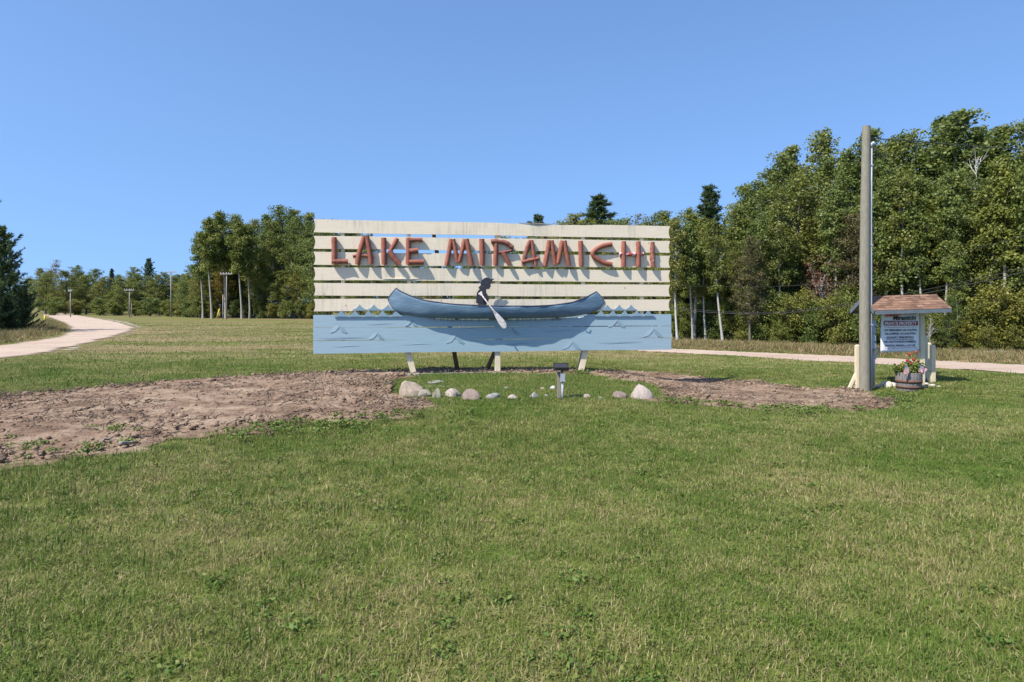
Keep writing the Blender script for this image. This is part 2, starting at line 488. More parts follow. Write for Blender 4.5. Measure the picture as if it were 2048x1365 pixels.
M['bark_birch'] = simple('white_birch_bark', (.36, .34, .30), (.48, .46, .42), 4, .7, (2, 2, 5), .2, 0, (.06, .05, .05), .62, 4)

def dirt_mat():
    m, nt, p = nmat('bare_soil')
    v = coords(nt, 'World')
    a = noise(nt, v, 1.5, 8, .68, .8); b = noise(nt, v, 9, 6, .7); d = noise(nt, v, 60, 3, .7)
    c = ramp(nt, a, [(.32, (.135, .088, .060)), (.47, (.225, .155, .110)), (.62, (.335, .250, .182))])
    c = mix(nt, c, ramp(nt, b, [(.28, (.48, .45, .42)), (.55, (1, 1, 1)), (.8, (1.18, 1.15, 1.1))]), 1.0, 'MULTIPLY')
    c = mix(nt, c, ramp(nt, d, [(.3, (.75, .75, .75)), (.7, (1.12, 1.12, 1.12))]), 1.0, 'MULTIPLY')
    nt.links.new(c, p.inputs['Base Color']); p.inputs['Roughness'].default_value = 1
    p.inputs['Specular IOR Level'].default_value = .1
    bump(nt, p, b, .8, .05)
    return m
M['dirt'] = dirt_mat()

def gravel_mat():
    m, nt, p = nmat('pink_gravel')
    v = coords(nt, 'World')
    a = noise(nt, v, .35, 4, .55); b = noise(nt, v, 14, 5, .7); d = noise(nt, v, 2.5, 4, .6)
    c = ramp(nt, a, [(.3, (.37, .275, .21)), (.7, (.46, .365, .295))])
    c = mix(nt, c, ramp(nt, b, [(.3, (.78, .78, .78)), (.7, (1.12, 1.12, 1.12))]), 1.0, 'MULTIPLY')
    c = mix(nt, c, ramp(nt, d, [(.3, (.88, .86, .84)), (.7, (1.06, 1.06, 1.06))]), 1.0, 'MULTIPLY')
    nt.links.new(c, p.inputs['Base Color']); p.inputs['Roughness'].default_value = .95
    bump(nt, p, b, .6, .04)
    return m
M['gravel'] = gravel_mat()
M['gravel_edge'] = simple('pale_gravel_edge', (.33, .27, .22), (.46, .40, .35), 16, .95, bmp=.6, kind='World', bdist=.03)

# ------------------------------------------------------------------ ground sheet
def spaced(lo, hi, c, step0, growth):
    a = [c]; s = step0
    while a[-1] < hi: a.append(a[-1] + s); s *= growth
    b = [c]; s = step0
    while b[-1] > lo: b.append(b[-1] - s); s *= growth
    return np.array(sorted(set(b[1:] + a)))

gx = spaced(-900, 900, 0, .22, 1.035)
gy = spaced(-40, 1500, 9, .22, 1.035)
XX, YY = np.meshgrid(gx, gy)
ZZ = terrain(XX, YY)
nx, ny = len(gx), len(gy)
ii = np.arange(nx * ny).reshape(ny, nx)
quads = np.stack([ii[:-1, :-1], ii[:-1, 1:], ii[1:, 1:], ii[1:, :-1]], -1).reshape(-1, 4)
o = link('ground', mesh_np('ground', np.stack([XX, YY, ZZ], -1).reshape(-1, 3), quads), M['ground'], smooth=True)
tag(o, 'mown lawn ground running from the foreground back to the woods', kind='structure')

def sheet(name, polys, mat, step, lift, lump=0.0, seed=3, wob=0.0, holes=(), lscale=2.2):
    """a draped sheet over a polygon: grid cells inside it, with lumps that die out at the rim"""
    P_ = [p for poly in polys for p in poly]
    x0, x1 = min(p[0] for p in P_) - .5, max(p[0] for p in P_) + .5
    y0, y1 = min(p[1] for p in P_) - .5, max(p[1] for p in P_) + .5
    xs = np.arange(x0, x1, step); ys = np.arange(y0, y1, step)
    X, Y = np.meshgrid(xs, ys)
    wx = X + wob * (fbm(X * 1.6, Y * 1.6, 11) - .5) * 2; wy = Y + wob * (fbm(X * 1.6, Y * 1.6, 23) - .5) * 2
    m = np.zeros(X.shape, bool); D = np.zeros(X.shape)
    for poly in polys:
        i = inside(poly, wx, wy); m |= i
        D = np.maximum(D, np.where(i, edge_dist(poly, wx, wy), 0))
    for poly in holes: m &= ~inside(poly, wx, wy)
    Z = terrain(X, Y) + lift
    if lump:
        n = fbm(X * lscale, Y * lscale, seed, 6)
        Z = Z + lump * n * np.clip(D / .5, 0, 1) + lump * .5 * np.clip(D / 1.2, 0, 1)
    id_ = np.arange(X.size).reshape(X.shape)
    cell = m[:-1, :-1] & m[:-1, 1:] & m[1:, 1:] & m[1:, :-1]
    q = np.stack([id_[:-1, :-1], id_[:-1, 1:], id_[1:, 1:], id_[1:, :-1]], -1)[cell]
    used = np.unique(q); re = np.full(X.size, -1); re[used] = np.arange(len(used))
    V = np.stack([X, Y, Z], -1).reshape(-1, 3)[used]
    o = link(name, mesh_np(name, V, re[q]), mat, smooth=True)
    return o

def gp(pts): return [G(*p)[:2] for p in pts]

# bare soil: left bed, strip behind the sign, right bed (outlines followed on the ground)
dirt_left = gp([(-160, 815), (0, 792), (100, 785), (189, 777), (352, 762), (480, 754), (602, 748), (700, 744), (817, 740), (900, 739), (1000, 739), (1100, 739), (1180, 741),
                (1180, 750), (1000, 750), (850, 751), (800, 762), (800, 796), (850, 800), (890, 812), (861, 827), (813, 838), (721, 849), (640, 852), (563, 861), (519, 877), (479, 878), (440, 873), (374, 876), (303, 902), (246, 914), (176, 920), (130, 930), (13, 938), (-160, 955)])
dirt_right = gp([(1150, 741), (1260, 742), (1330, 746), (1400, 753), (1480, 763), (1520, 762), (1560, 772), (1610, 779), (1690, 774), (1735, 780), (1748, 790), (1780, 800), (1812, 806), (1800, 824), (1720, 828), (1650, 822), (1590, 822), (1545, 830),
                 (1480, 820), (1420, 817), (1345, 814), (1290, 806), (1312, 795), (1300, 772), (1262, 766), (1225, 764), (1190, 752)])
spots = [gp([(1700, 782), (1752, 780), (1755, 788), (1720, 790)])]
DIRT = [dirt_left, dirt_right] + spots
o = sheet('bare_soil', DIRT, M['dirt'], .05, .012, .055, 3, .3, lscale=4.5)
tag(o, 'bare brown soil bed around the big sign', kind='structure')

road_l_poly = gp([(-250, 742), (0, 720), (100, 706), (190, 686), (245, 671), (268, 662), (272, 655), (250, 647), (225, 642), (190, 636), (150, 630), (122, 627), (85, 627), (84, 630), (100, 637), (122, 645), (133, 655), (133, 663), (112, 674), (60, 683), (0, 691), (-250, 712)])
o = sheet('gravel_road', [road_l_poly], M['gravel'], .5, .022, .008, 8, .35)
tag(o, 'curving pink gravel road at the left', kind='structure')
edge_poly = gp([(-250, 747), (0, 724), (103, 709), (200, 686), (256, 672), (281, 662), (285, 654), (262, 646), (232, 641), (190, 635), (190, 636), (225, 642), (250, 647), (272, 655), (268, 662), (245, 671), (190, 686), (100, 706), (0, 720), (-250, 742)])
o = sheet('gravel_shoulder', [edge_poly], M['gravel_edge'], .3, .018, .004, 9, .5)
tag(o, 'pale loose gravel shoulder along the curving road', kind='structure')
road_r_poly = gp([(2500, 790), (2048, 751), (1870, 739), (1700, 727), (1500, 715), (1340, 707), (1240, 702), (1150, 695), (1080, 688), (1080, 684), (1150, 689), (1240, 694), (1340, 698), (1500, 705), (1700, 713), (1870, 722), (2048, 731), (2500, 757)])
o = sheet('gravel_lane', [road_r_poly], M['gravel'], .3, .022, .008, 8, .25)
tag(o, 'straight pink gravel lane behind the sign at the right', kind='structure')

# ------------------------------------------------------------------ the big sign
AL = math.atan2(1.29, 7.873)
SU = Vector((math.cos(AL), math.sin(AL), 0)); SN = Vector((math.sin(AL), -math.cos(AL), 0))
P0 = Vector((-4.217, 14.5, 0)); SC = P0 + SU * 3.99            # origin of the sign frame: middle of the boards' front face
SC.z = 0.0

def sg(px, py, off=0.0):
    """photograph pixel -> (u, -off, z) in the sign's own frame, on the plane off metres in front of the boards"""
    d = Vector(((px - CX) / F, 1, (HZ - py) / F)); o_ = Vector((0, 0, CAM_Z))
    q = SC + SN * off
    k = (q - o_).dot(SN) / d.dot(SN)
    w = o_ + d * k - SC
    return (w.dot(SU), -off, w.z)

sign = empty('welcome_sign', SC, AL)
tag(sign, 'large slatted cream and blue roadside sign with red log letters', 'sign')
rng = random.Random(4)
UL, UR = -3.99, 3.99
seam = sg(996, 550)[0]
rows = [(438.7, 465), (471.6, 497.3), (504, 530), (535, 560.7), (566.8, 591.9), (598.5, 623.3)]
def zrow(y): return 1.55 + (608 - y) * 14.5 / F
def slat(a, b, z0, z1, endl, endr, wavy=0):
    z0 = zrow(z0) if z0 > 10 else z0; z1 = zrow(z1) if z1 > 10 else z1
    pts = []; n = 8
    dz = rng.uniform(-.004, .004); tilt = rng.uniform(-.003, .003)
    def sag(u): return dz + tilt * (u - a) / (b - a) + .004 * math.sin(u * 1.7 + z0 * 9)
    us = [a + (b - a) * i / 16 for i in range(17)]
    for u in us: pts.append((u, z0 + sag(u)))
    if endr:
        for i in range(1, n): t = i / n; pts.append((b - .036 * math.sin(math.pi * t), z0 + (z1 - z0) * t))
    for u in reversed(us):
        w = 0
        if wavy and .2 < u < 2.0: w = -.012 * abs(math.sin(u * 7)) - .008 * rng.random()
        pts.append((u, z1 + sag(u) + w))
    if endl:
        for i in range(1, n): t = i / n; pts.append((a + .036 * math.sin(math.pi * t), z1 + (z0 - z1) * t))
    yo = rng.uniform(-.004, .004)
    return MB().prism(pts, .028, lambda u, z, d: (u, d + yo, z))
for i, (yt, yb) in enumerate(rows):
    slat(UL, seam - .003, yb, yt, True, False).build('slat', M['cream'], sign)
    slat(seam + .003, UR, yb, yt, False, True, i == 0).build('slat', M['cream'], sign)
for yt, yb in ((630.3, 655.3), (656.2, 681.3), (682.2, 707.5)):
    slat(UL - .005, UR + .03, yb, yt, False, False).build('water_board', M['blue'], sign)

# peeled splinter along the fourth row
a = sg(765, 558); b = sg(840, 558)
MB().tube([(a[0], -.004, a[2] + .004), ((a[0] + b[0]) / 2, -.012, a[2] + .006), (b[0], -.004, a[2] + .008)], [.004, .011, .004], 5).build('splinter', M['cream'], sign)
a = sg(1035, 447); b = sg(1110, 449)
MB().tube([(a[0], -.004, a[2] + .01), ((a[0] + b[0]) / 2, -.014, a[2] + .0), (b[0], -.004, b[2] + .005)], [.004, .012, .004], 5).build('splinter', M['old_wood'], sign)

# wave trim
for x0, x1, yb, hgt, n in ((705, 790, 621.5, 12, 3), (668, 806, 634, 13, 5), (1203, 1274, 621.2, 12, 3), (1190, 1309, 633.2, 13, 5)):
    a = sg(x0, yb, .028); b = sg(x1, yb, .028); w = (b[0] - a[0]) / n; h = hgt * .0108
    pts = [(a[0], a[2]), (b[0], a[2])]
    for k in range(n - 1, -1, -1):
        l = a[0] + k * w
        for j in range(8, -1, -1):
            t = j / 8; v = abs(t - .5) * 2                       # cusp in the middle of each wave
            pts.append((l + w * t, a[2] + .022 + (h - .022) * (1 - v) ** 2.0))
    MB().prism(pts, .018, lambda u, z, d: (u, -.028 + d, z)).build('wave_trim', M['wave'], sign)

# painted wave marks (thin paint on the boards)
def stroke(pts, w, mat, k):
    vs = []; fs = []
    P_ = [Vector((*sg(*p, .0)[::2], 0)) for p in pts]
    n = len(P_)
    for i, p in enumerate(P_):
        t = (P_[min(i + 1, n - 1)] - P_[max(i - 1, 0)]).normalized(); q = Vector((-t.y, t.x, 0))
        ww = w[i] * .0108 / 2
        for s_ in (-1, 1):
            c = p + q * (ww * s_); vs.append((c.x, -.0065 - k * .0004, c.y))
    for i in range(n - 1): fs.append((2 * i, 2 * i + 1, 2 * i + 3, 2 * i + 2))
    MB().add(vs, fs).build('painted_wave', mat, sign)
peaks = [(677, 651, 1), (753, 666, .9), (822, 641, .8), (910, 671, 1.1), (1022, 655, 1.0), (1143, 683, 1.1), (1233, 640, 1.0), (1306, 657, 1.2)]
for k, (x, y, s) in enumerate(peaks):
    stroke([(x - 17 * s, y + 14 * s), (x - 9 * s, y + 9 * s), (x - 3 * s, y + 3 * s), (x + 1, y)], [3, 8 * s, 7 * s, 2], M['wave_light'], 0)
    stroke([(x + 1, y + 1), (x + 4 * s, y + 5 * s), (x + 9 * s, y + 10 * s), (x + 16 * s, y + 15 * s)], [2, 5 * s, 7 * s, 3], M['wave_dark'], 1)
for x0, x1, y, dk in ((728, 788, 647, 0), (635, 735, 676, 1), (666, 722, 692, 0), (800, 864, 688, 0), (925, 990, 655.8, 1), (1085, 1160, 662, 1), (1195, 1285, 685.5, 1), (1010, 1060, 688, 1)):
    xm = (x0 + x1) / 2
    stroke([(x0, y + .6), ((x0 + xm) / 2, y + 1.2), (xm, y), ((xm + x1) / 2, y - .8), (x1, y - 1)], [.3, 1.0, 1.4, 1.1, .3], M['wave_dark' if dk else 'wave_light'], 2)

# supports behind the boards
def vpost(px, w, d, mat, ztop=3.3, zbot=.5, name='batten'):
    u = sg(px, 560)[0]
    MB().box((u - w / 2, .034, zbot), (u + w / 2, .034 + d, ztop)).build(name, mat, sign)
for px in (685, 818, 1167, 1285): vpost(px, .075, .07, M['cream_post'], zbot=.53)
vpost(996, .115, .10, M['cream_post'], zbot=-.05, name='post')
def local_ground(u, v):
    w = SC + SU * u - SN * v
    return float(terrain(w.x, w.y)) - SC.z
def leaning(pt, pb, name='post'):
    a = sg(*pt, -.09); b = sg(*pb, -.09)
    dx = (b[0] - a[0]) / (b[2] - a[2])
    p = Vector((a[0] + dx * .5, .09, a[2] + .5)); q = Vector((b[0], .09, local_ground(b[0], .09) - .04))
    mb = MB(); mb.beam(p, q, .125, .03, (0, 1, 0)); mb.build(name, M['cream_post'], sign)
    s_ = -1 if dx < 0 else -1
    mb = MB(); off = Vector((.05 * s_, .07, 0)); mb.beam(p + off, q + off, .03, .11, (0, 1, 0)); mb.build('post_web', M['old_wood'], sign)
leaning((817, 706), (829, 749)); leaning((1170, 704), (1161, 747))
def back_pole(p1, p2, base_back, top_back, r):
    a = sg(*p1, -top_back); b = sg(*p2, -base_back)
    b = (b[0], base_back, local_ground(b[0], base_back) - .05)
    MB().tube([a, tuple((Vector(a) + Vector(b)) / 2 + Vector((.01, .01, 0))), b], [r * .85, r * .95, r], 9).build('back_brace', M['pole_wood'], sign, True)
back_pole((866, 462), (916, 741), .55, .14, .052)
back_pole((1092, 470), (970, 742), .5, .14, .05)
for px in (743, 1225): vpost(px, .05, .05, M['old_wood'], 3.25, 1.9)

# concrete under the posts
o = sg(818, 758, .15)
def slab(name, px0, px1, off0, off1, h, label, seed):
    r = random.Random(seed)
    u0 = sg(px0, 755, off0)[0]; u1 = sg(px1, 755, off0)[0]; n = 9
    mb = MB(); vs = []; fs = []
    for i in range(n + 1):
        u = u0 + (u1 - u0) * i / n; g = local_ground(u, -off0)
        for (y, z) in ((-off0 + r.uniform(-.02, .02), g - .1), (-off0 + r.uniform(-.02, .02), g + h + r.uniform(-.012, .01)), (-off1, g + h + r.uniform(-.01, .012)), (-off1, g - .1)):
            vs.append((u + r.uniform(-.01, .01), y, z))
    for i in range(n):
        for k in range(4): fs.append((4 * i + k, 4 * i + (k + 1) % 4, 4 * i + 4 + (k + 1) % 4, 4 * i + 4 + k))
    fs += [(3, 2, 1, 0), tuple(4 * n + k for k in range(4))]
    W = [SC + SU * v[0] - SN * v[1] + Vector((0, 0, v[2])) for v in vs]
    c = sum(W, Vector()) / len(W); c.z = min(w.z for w in W)
    ob = mb.add([w - c for w in W], fs).build(name, M['concrete'], None, loc=c)
    return tag(ob, label, 'concrete')
slab('concrete_footing', 801, 838, .30, -.02, .05, 'broken pale concrete block under the left sign post', 1)
slab('concrete_footing', 1155, 1180, .22, -.04, .05, 'small pale concrete block under the right sign post', 2)
slab('concrete_curb', 840, 1153, .04, -.03, .035, 'long thin concrete curb in the grass under the sign', 3)

# log letters
def cpx(o_, s): return lambda x, y: (o_[0] + x / s, o_[1] + y / s)
c5 = cpx((640, 460), 7.877); c6 = cpx((870, 460), 8.904); c7 = cpx((1080, 460), 7.728)
LET = [
 (c5, 7.877, [([(222, 118), (226, 330), (222, 548)], 42, 0), ([(190, 505), (255, 500), (440, 497)], 41, 1)]),
 (c5, 7.877, [([(700, 105), (655, 250), (610, 400), (590, 548)], 40, 0), ([(735, 100), (762, 240), (788, 380), (805, 535)], 40, 0), ([(520, 425), (600, 398), (720, 408), (845, 445)], 27, 1)]),
 (c5, 7.877, [([(1003, 128), (1006, 340), (1012, 548)], 42, 0), ([(1218, 135), (1155, 255), (1100, 345)], 36, 0), ([(1096, 335), (1150, 430), (1248, 545)], 43, 0)]),
 (c5, 7.877, [([(1394, 128), (1388, 548)], 38, 0), ([(1405, 160), (1615, 158)], 37, 1), ([(1405, 336), (1550, 330)], 42, 0), ([(1400, 512), (1635, 508)], 40, 0)]),
 (c6, 8.904, [([(292, 165), (250, 400), (205, 635)], 42, 0), ([(322, 168), (365, 380), (402, 580)], 40, 0), ([(532, 168), (480, 380), (428, 580)], 40, 0), ([(560, 165), (605, 400), (652, 632)], 44, 0)]),
 (c6, 8.904, [([(833, 165), (838, 400), (841, 635)], 48, 0)]),
 (c6, 8.904, [([(1085, 215), (1082, 430), (1076, 635)], 42, 0), ([(1000, 208), (1100, 203), (1220, 215), (1320, 262), (1392, 325)], 41, 1), ([(1392, 355), (1310, 385), (1230, 400), (1130, 405)], 27, 1), ([(1208, 400), (1262, 500), (1332, 632)], 41, 0)]),
 (c6, 8.904, [([(1695, 185), (1645, 320), (1595, 480), (1572, 640)], 38, 1), ([(1718, 185), (1742, 330), (1792, 642)], 36, 0), ([(1545, 580), (1660, 548), (1855, 510)], 36, 0)]),
 (c7, 7.728, [([(148, 165), (110, 370), (75, 560)], 38, 0), ([(178, 165), (205, 350), (234, 540)], 36, 0), ([(345, 170), (310, 350), (274, 525)], 37, 0), ([(375, 170), (410, 360), (450, 560)], 38, 0)]),
 (c7, 7.728, [([(628, 172), (632, 370), (636, 562)], 40, 0)]),
 (c7, 7.728, [([(1110, 222), (1000, 238), (900, 278), (832, 330), (806, 378), (852, 432), (950, 498), (1030, 522), (1110, 536)], 38, 0)]),
 (c7, 7.728, [([(1296, 178), (1292, 370), (1290, 575)], 39, 0), ([(1520, 180), (1523, 370), (1520, 578)], 39, 0), ([(1225, 375), (1400, 380), (1600, 374)], 29, 2)]),
 (c7, 7.728, [([(1740, 188), (1737, 330), (1746, 575)], 40, 1)]),
]
for cf, sc_, strokes in LET:
    le = empty('letter'); le.parent = sign
    for si, (pts, r, wear) in enumerate(strokes):
        rr = r / sc_ * .0109
        off = rr * .95 + .003 + (.008 * si)
        q = [Vector(sg(*cf(*p), off)) for p in pts]
        fine = []
        for i in range(len(q) - 1):
            m_ = 4 if len(q) < 5 else 3
            for j in range(m_): fine.append(q[i].lerp(q[i + 1], j / m_))
        fine.append(q[-1])
        for _ in range(1 if len(q) > 2 else 0):
            fine = [fine[0]] + [(fine[i - 1] + fine[i] * 2 + fine[i + 1]) / 4 for i in range(1, len(fine) - 1)] + [fine[-1]]
        jit = .05 if wear != 1 else .16
        rad = [rr * (1 + rng.uniform(-jit, jit)) for _ in fine]
        rad[0] *= .97; rad[-1] *= .97
        ob = MB().tube(fine, rad, 14, True, jit * .6, rng).build('log', M[('log', 'log_worn', 'log_pale')[wear]], le)
        smooth_angle(ob, 50)
        if wear == 2: tag(ob, 'log stained red and white')

# ------------------------------------------------------------------ canoe, paddler cut-out and paddle
c3 = cpx((760, 540), 4.267)
KO, HB = .012, .275
gun = [(137, 158), (180, 186), (260, 222), (380, 262), (600, 292), (830, 304), (1000, 309), (1300, 310), (1480, 301), (1640, 278), (1760, 233), (1850, 186)]
keel = [(85, 272), (92, 305), (130, 350), (200, 378), (350, 402), (600, 414), (1000, 416), (1400, 410), (1650, 397), (1800, 370), (1880, 330), (1903, 288)]
def _off(px): return KO + .2 * max(0.0, 1 - abs((px - 995) / 905) ** 2.4)
G_ = [sg(*c3(*p), _off(p[0])) for p in gun]; K_ = [sg(*c3(*p), _off(p[0]) * .5) for p in keel]
def interp(tab, u):
    xs = [t[0] for t in tab]; zs = [t[2] for t in tab]
    return float(np.interp(u, xs, zs))
uG0, uG1 = G_[0][0], G_[-1][0]; uK0, uK1 = K_[0][0], K_[-1][0]
canoe = empty('canoe', SC + SN * KO + Vector((0, 0, 1.0)), AL)
tag(canoe, 'full size blue canoe with dark rim fixed to the front of the sign', 'canoe')
n_s, n_c = 60, 13
def station(t):
    """t 0..1 from the left stem to the right; returns gunwale point, keel point, half beam"""
    ug = uG0 + (uG1 - uG0) * t; uk = uK0 + (uK1 - uK0) * t
    hb = HB * (max(0.0, 1 - abs(2 * t - 1) ** 2.2)) ** .85
    return ug, interp(G_, ug), uk, interp(K_, uk), hb
V = []; Fc = []
ts = [.5 - .5 * math.cos(math.pi * i / n_s) for i in range(n_s + 1)]
rim = {1: [], -1: []}
for t in ts:
    ug, zg, uk, zk, hb = station(t)
    ring = []
    for j in range(n_c + 1):
        a = j / n_c                            # 0 keel line on the boards, 1 outer rim (a canoe cut lengthwise)
        s = abs(a)
        w = hb * min(1, (1 - (1 - s) ** 2.6)) * (.92 + .08 * s)
        z = zk + (zg - zk) * (s ** 2.1)
        e = min(t, 1 - t)
        bulge = 0.0
        if e < .12:                              # rounded stem: the profile runs outside the straight chord
            k = (1 - e / .12)
            bulge = (-1 if t < .5 else 1) * .10 * k * math.sin(math.pi * s ** 1.2)
        u = uk + (ug - uk) * s + bulge
        dent = .006 * math.sin(u * 5.1 + z * 9) + .005 * math.sin(u * 13 + 3 * z)
        ring.append((u, -math.copysign(w, a) - (dent if a > .1 and s < .95 else 0), z - 1.0))
    rim[1].append(Vector(ring[-1]))
    V += ring
m_ = n_c + 1
for i in range(n_s):
    for j in range(m_ - 1): Fc.append((i * m_ + j, (i + 1) * m_ + j, (i + 1) * m_ + j + 1, i * m_ + j + 1))
hull = MB().add(V, Fc).build('hull', M['hull'], canoe, True)
sm = hull.modifiers.new('thickness', 'SOLIDIFY'); sm.thickness = .012; sm.offset = 0
MB().tube(rim[1], .014, 6).build('gunwale', M['trim'], canoe, True)
for e in (0, n_s):                                                      # dark stem bands
    st = [Vector(V[e * m_ + k]) for k in range(0, n_c + 1)]
    MB().tube(st, .013, 6).build('stem_band', M['trim'], canoe, True)
for t in (.25, .5, .76):
    ug, zg, uk, zk, hb = station(t)
    MB().box((ug - .03, -hb + .01, zg - 1.06), (ug + .03, .0, zg - 1.035)).build('thwart', M['old_wood'], canoe)
a = Vector(sg(*c3(1680, 408), KO)); a.y += KO; a.z -= 1.0
MB().tube([a + Vector((0, -.10, 0)), a + Vector((.06, -.12, .01)), a + Vector((.13, -.10, .02))], .008, 5).build('loose_strap', M['ink_white'], canoe)

c8 = cpx((900, 540), 9.75)
fig = [(540, 690), (545, 652), (510, 657), (515, 600), (508, 560), (520, 500), (525, 450), (550, 410), (582, 372), (550, 357), (570, 330), (600, 300), (605, 240), (620, 205), (660, 170), (715, 148), (762, 160), (790, 183), (845, 172), (868, 180), (830, 207), (815, 227), (808, 260), (790, 287), (798, 322), (780, 345), (775, 372), (735, 380), (712, 375), (705, 410), (710, 450), (735, 490), (755, 540), (761, 575), (745, 620), (716, 660), (712, 690), (722, 800), (545, 800)]
fo = .19
fp = [sg(*c8(*p), fo) for p in fig]
fc = Vector((sum(p[0] for p in fp) / len(fp), 0, min(p[2] for p in fp)))
ob = MB().prism([(p[0] - fc.x, p[2] - fc.z) for p in fp], .022, lambda a, b, d: (a, d, b)).build('paddler_cutout', M['black_cut'], None, loc=SC + SN * fo + SU * fc.x + Vector((0, 0, fc.z)))
ob.rotation_euler = (0, 0, AL)
tag(ob, 'flat black silhouette of a paddler in a cap sitting in the canoe', 'cutout')

po = HB + .075
g0 = Vector(sg(*c8(600, 468), po - .09)); g1 = Vector(sg(*c8(850, 800), po)); g2 = Vector(sg(*c8(1090, 1140), po + .01))
pr = empty('paddle', SC + SU * g1.x + Vector((0, 0, g1.z)) + SN * po, AL)
tag(pr, 'worn whitish wooden paddle slanting across the canoe', 'paddle')
L0 = Vector((g1.x, -po, g1.z))
g0, g1, g2 = g0 - L0, g1 - L0, g2 - L0
MB().tube([g0, g0.lerp(g1, .5), g1, g1.lerp(g2, .15)], [.015, .014, .016, .016], 8).build('shaft', M['paddle'], pr, True)
ax = (g1 - g0).normalized(); sd = ax.cross(Vector((0, 1, 0))).normalized()
def flat(stations, th):
    vs = []; fs = []
    for c, w in stations:
        for k in range(8):
            q = 2 * math.pi * k / 8
            vs.append(c + sd * (math.cos(q) * w) + Vector((0, 1, 0)) * (math.sin(q) * th))
    n = len(stations)
    for i in range(n - 1):
        for k in range(8): fs.append((8 * i + k, 8 * i + (k + 1) % 8, 8 * i + 8 + (k + 1) % 8, 8 * i + 8 + k))
    fs += [tuple(range(7, -1, -1)), tuple(range(8 * n - 8, 8 * n))]
    return MB().add(vs, fs)
flat([(g0 - ax * .035, .045), (g0 - ax * .02, .05), (g0 + ax * .01, .04), (g0 + ax * .045, .022), (g0 + ax * .075, .015)], .014).build('grip', M['paddle'], pr, True)
flat([(g1.lerp(g2, t), w) for t, w in ((0, .015), (.1, .026), (.25, .045), (.45, .062), (.65, .073), (.82, .075), (.93, .066), (.98, .045), (1.0, .018))], .011).build('blade', M['paddle'], pr, True)

# ------------------------------------------------------------------ stones
def rock(name, px0, px1, pyt, pyb, mat, label, seed, group='stones edging the grass bed under the sign', depth=.8, pointy=.0, sub=3, rough=.22, cat='stone'):
    r = random.Random(seed)
    gx_, gy_, gz_ = G((px0 + px1) / 2, pyb - 1)
    w = (px1 - px0) * gy_ / F; h = (pyb - pyt) * gy_ / F
    gy_ += w * depth * .5; gx_ = ((px0 + px1) / 2 - CX) * gy_ / F; gz_ = float(terrain(gx_, gy_))
    bm = bmesh.new(); bmesh.ops.create_icosphere(bm, subdivisions=sub, radius=1)
    dirs = [(Vector((r.gauss(0, 1), r.gauss(0, 1), r.gauss(0, 1))).normalized(), r.uniform(.62, .9)) for _ in range(12)]
    ph = [r.uniform(0, 6) for _ in range(6)]
    for v in bm.verts:
        c = v.co.copy(); s = 1.0
        for d, k in dirs:                                        # flat facets
            t = c.dot(d)
            if t > k: s = min(s, k / t)
        s *= 1 + rough * .35 * (math.sin(c.x * 3.1 + ph[0]) * math.sin(c.y * 2.7 + ph[1]) + .6 * math.sin(c.z * 5 + c.x * 4 + ph[2])) + rough * .12 * math.sin(c.x * 11 + ph[3]) * math.sin(c.z * 13 + ph[4])
        v.co = c * s
    xs = [v.co.x for v in bm.verts]; zs = [v.co.z for v in bm.verts]
    sx = (max(xs) - min(xs)) / 2; mz = max(zs)
    for v in bm.verts:
        zz = v.co.z / mz
        zz = math.copysign(abs(zz) ** .72, zz)
        tp = 1 - pointy * .35 * max(0, zz) ** 2
        v.co = Vector((v.co.x / sx * w / 2 * 1.0 * tp, v.co.y / sx * w / 2 * depth * tp, zz * h * .95 if zz > 0 else zz * h * .5))
    me = bpy.data.meshes.new(name); bm.to_mesh(me); bm.free()
    ob = link(name, me, M[mat], loc=(gx_, gy_, gz_ + .0))
    ob.rotation_euler = (0, 0, r.uniform(-.3, .3)); smooth_angle(ob, 35)
    return tag(ob, label, cat, group)
R_ = [
 (797, 849, 763, 797, 'rock_tan', 'largest tan and grey boulder at the left end of the stone row', .75, .25),
 (830, 862, 781, 798, 'rock_green', 'low tan wedge of stone just right of the big tan boulder', .9, .45),
 (863, 886, 777, 800, 'rock_green', 'upright greenish grey stone slab right of the tan wedge', .6, .35),
 (890, 921, 778, 798, 'rock_pink', 'whitish faceted stone between the greenish slab and brown stone', .8, .3),
 (921, 962, 779, 803, 'rock_brown', 'broad brown pink stone left of the grey oval stone', .7, .45),
 (971, 1001, 788, 802, 'rock_grey', 'grey oval stone right of the broad brown stone', .7, .2),
 (1014, 1041, 791, 802, 'rock_pink', 'low pale oval stone in the middle of the row', .7, .2),
 (1058, 1077, 786, 801, 'rock_grey', 'round grey stone left of the floodlight post', .8, .3),
 (1086, 1101, 790, 798, 'rock_grey', 'small grey stone nearest the floodlight post on its left', .8, .3),
 (1007, 1019, 775, 781, 'rock_grey', 'small bluish stone set back in the grass bed', .7, .2),
 (1098, 1112, 773, 782, 'rock_white', 'small white stone set back in grass beside the floodlight', .8, .2),
 (1079, 1091, 776, 782, 'rock_tan', 'tiny tan stone left of the small white stone', .7, .2),
 (1138, 1156, 793, 799, 'rock_grey', 'dark low stone in the shadow of the floodlight', .7, .2),
 (1163, 1185, 790, 800, 'rock_tan', 'pinkish tan stone right of the floodlight shadow', .7, .3),
 (1192, 1206, 795, 801, 'rock_grey', 'tiny grey stone right of the pinkish tan stone', .8, .2),
 (1224, 1255, 784, 800, 'rock_brown', 'flat brown stone left of the big pale boulder', .7, .4),
 (1259, 1307, 769, 801, 'rock_pink', 'big pale pointed boulder at the right end of the stone row', .75, .45),
]
for i, (a, b, c, d, m_, lab, dp, pt) in enumerate(R_):
    rock('boulder' if b - a > 40 else 'stone', a, b, c, d, m_, lab, 40 + i, depth=dp, pointy=pt)
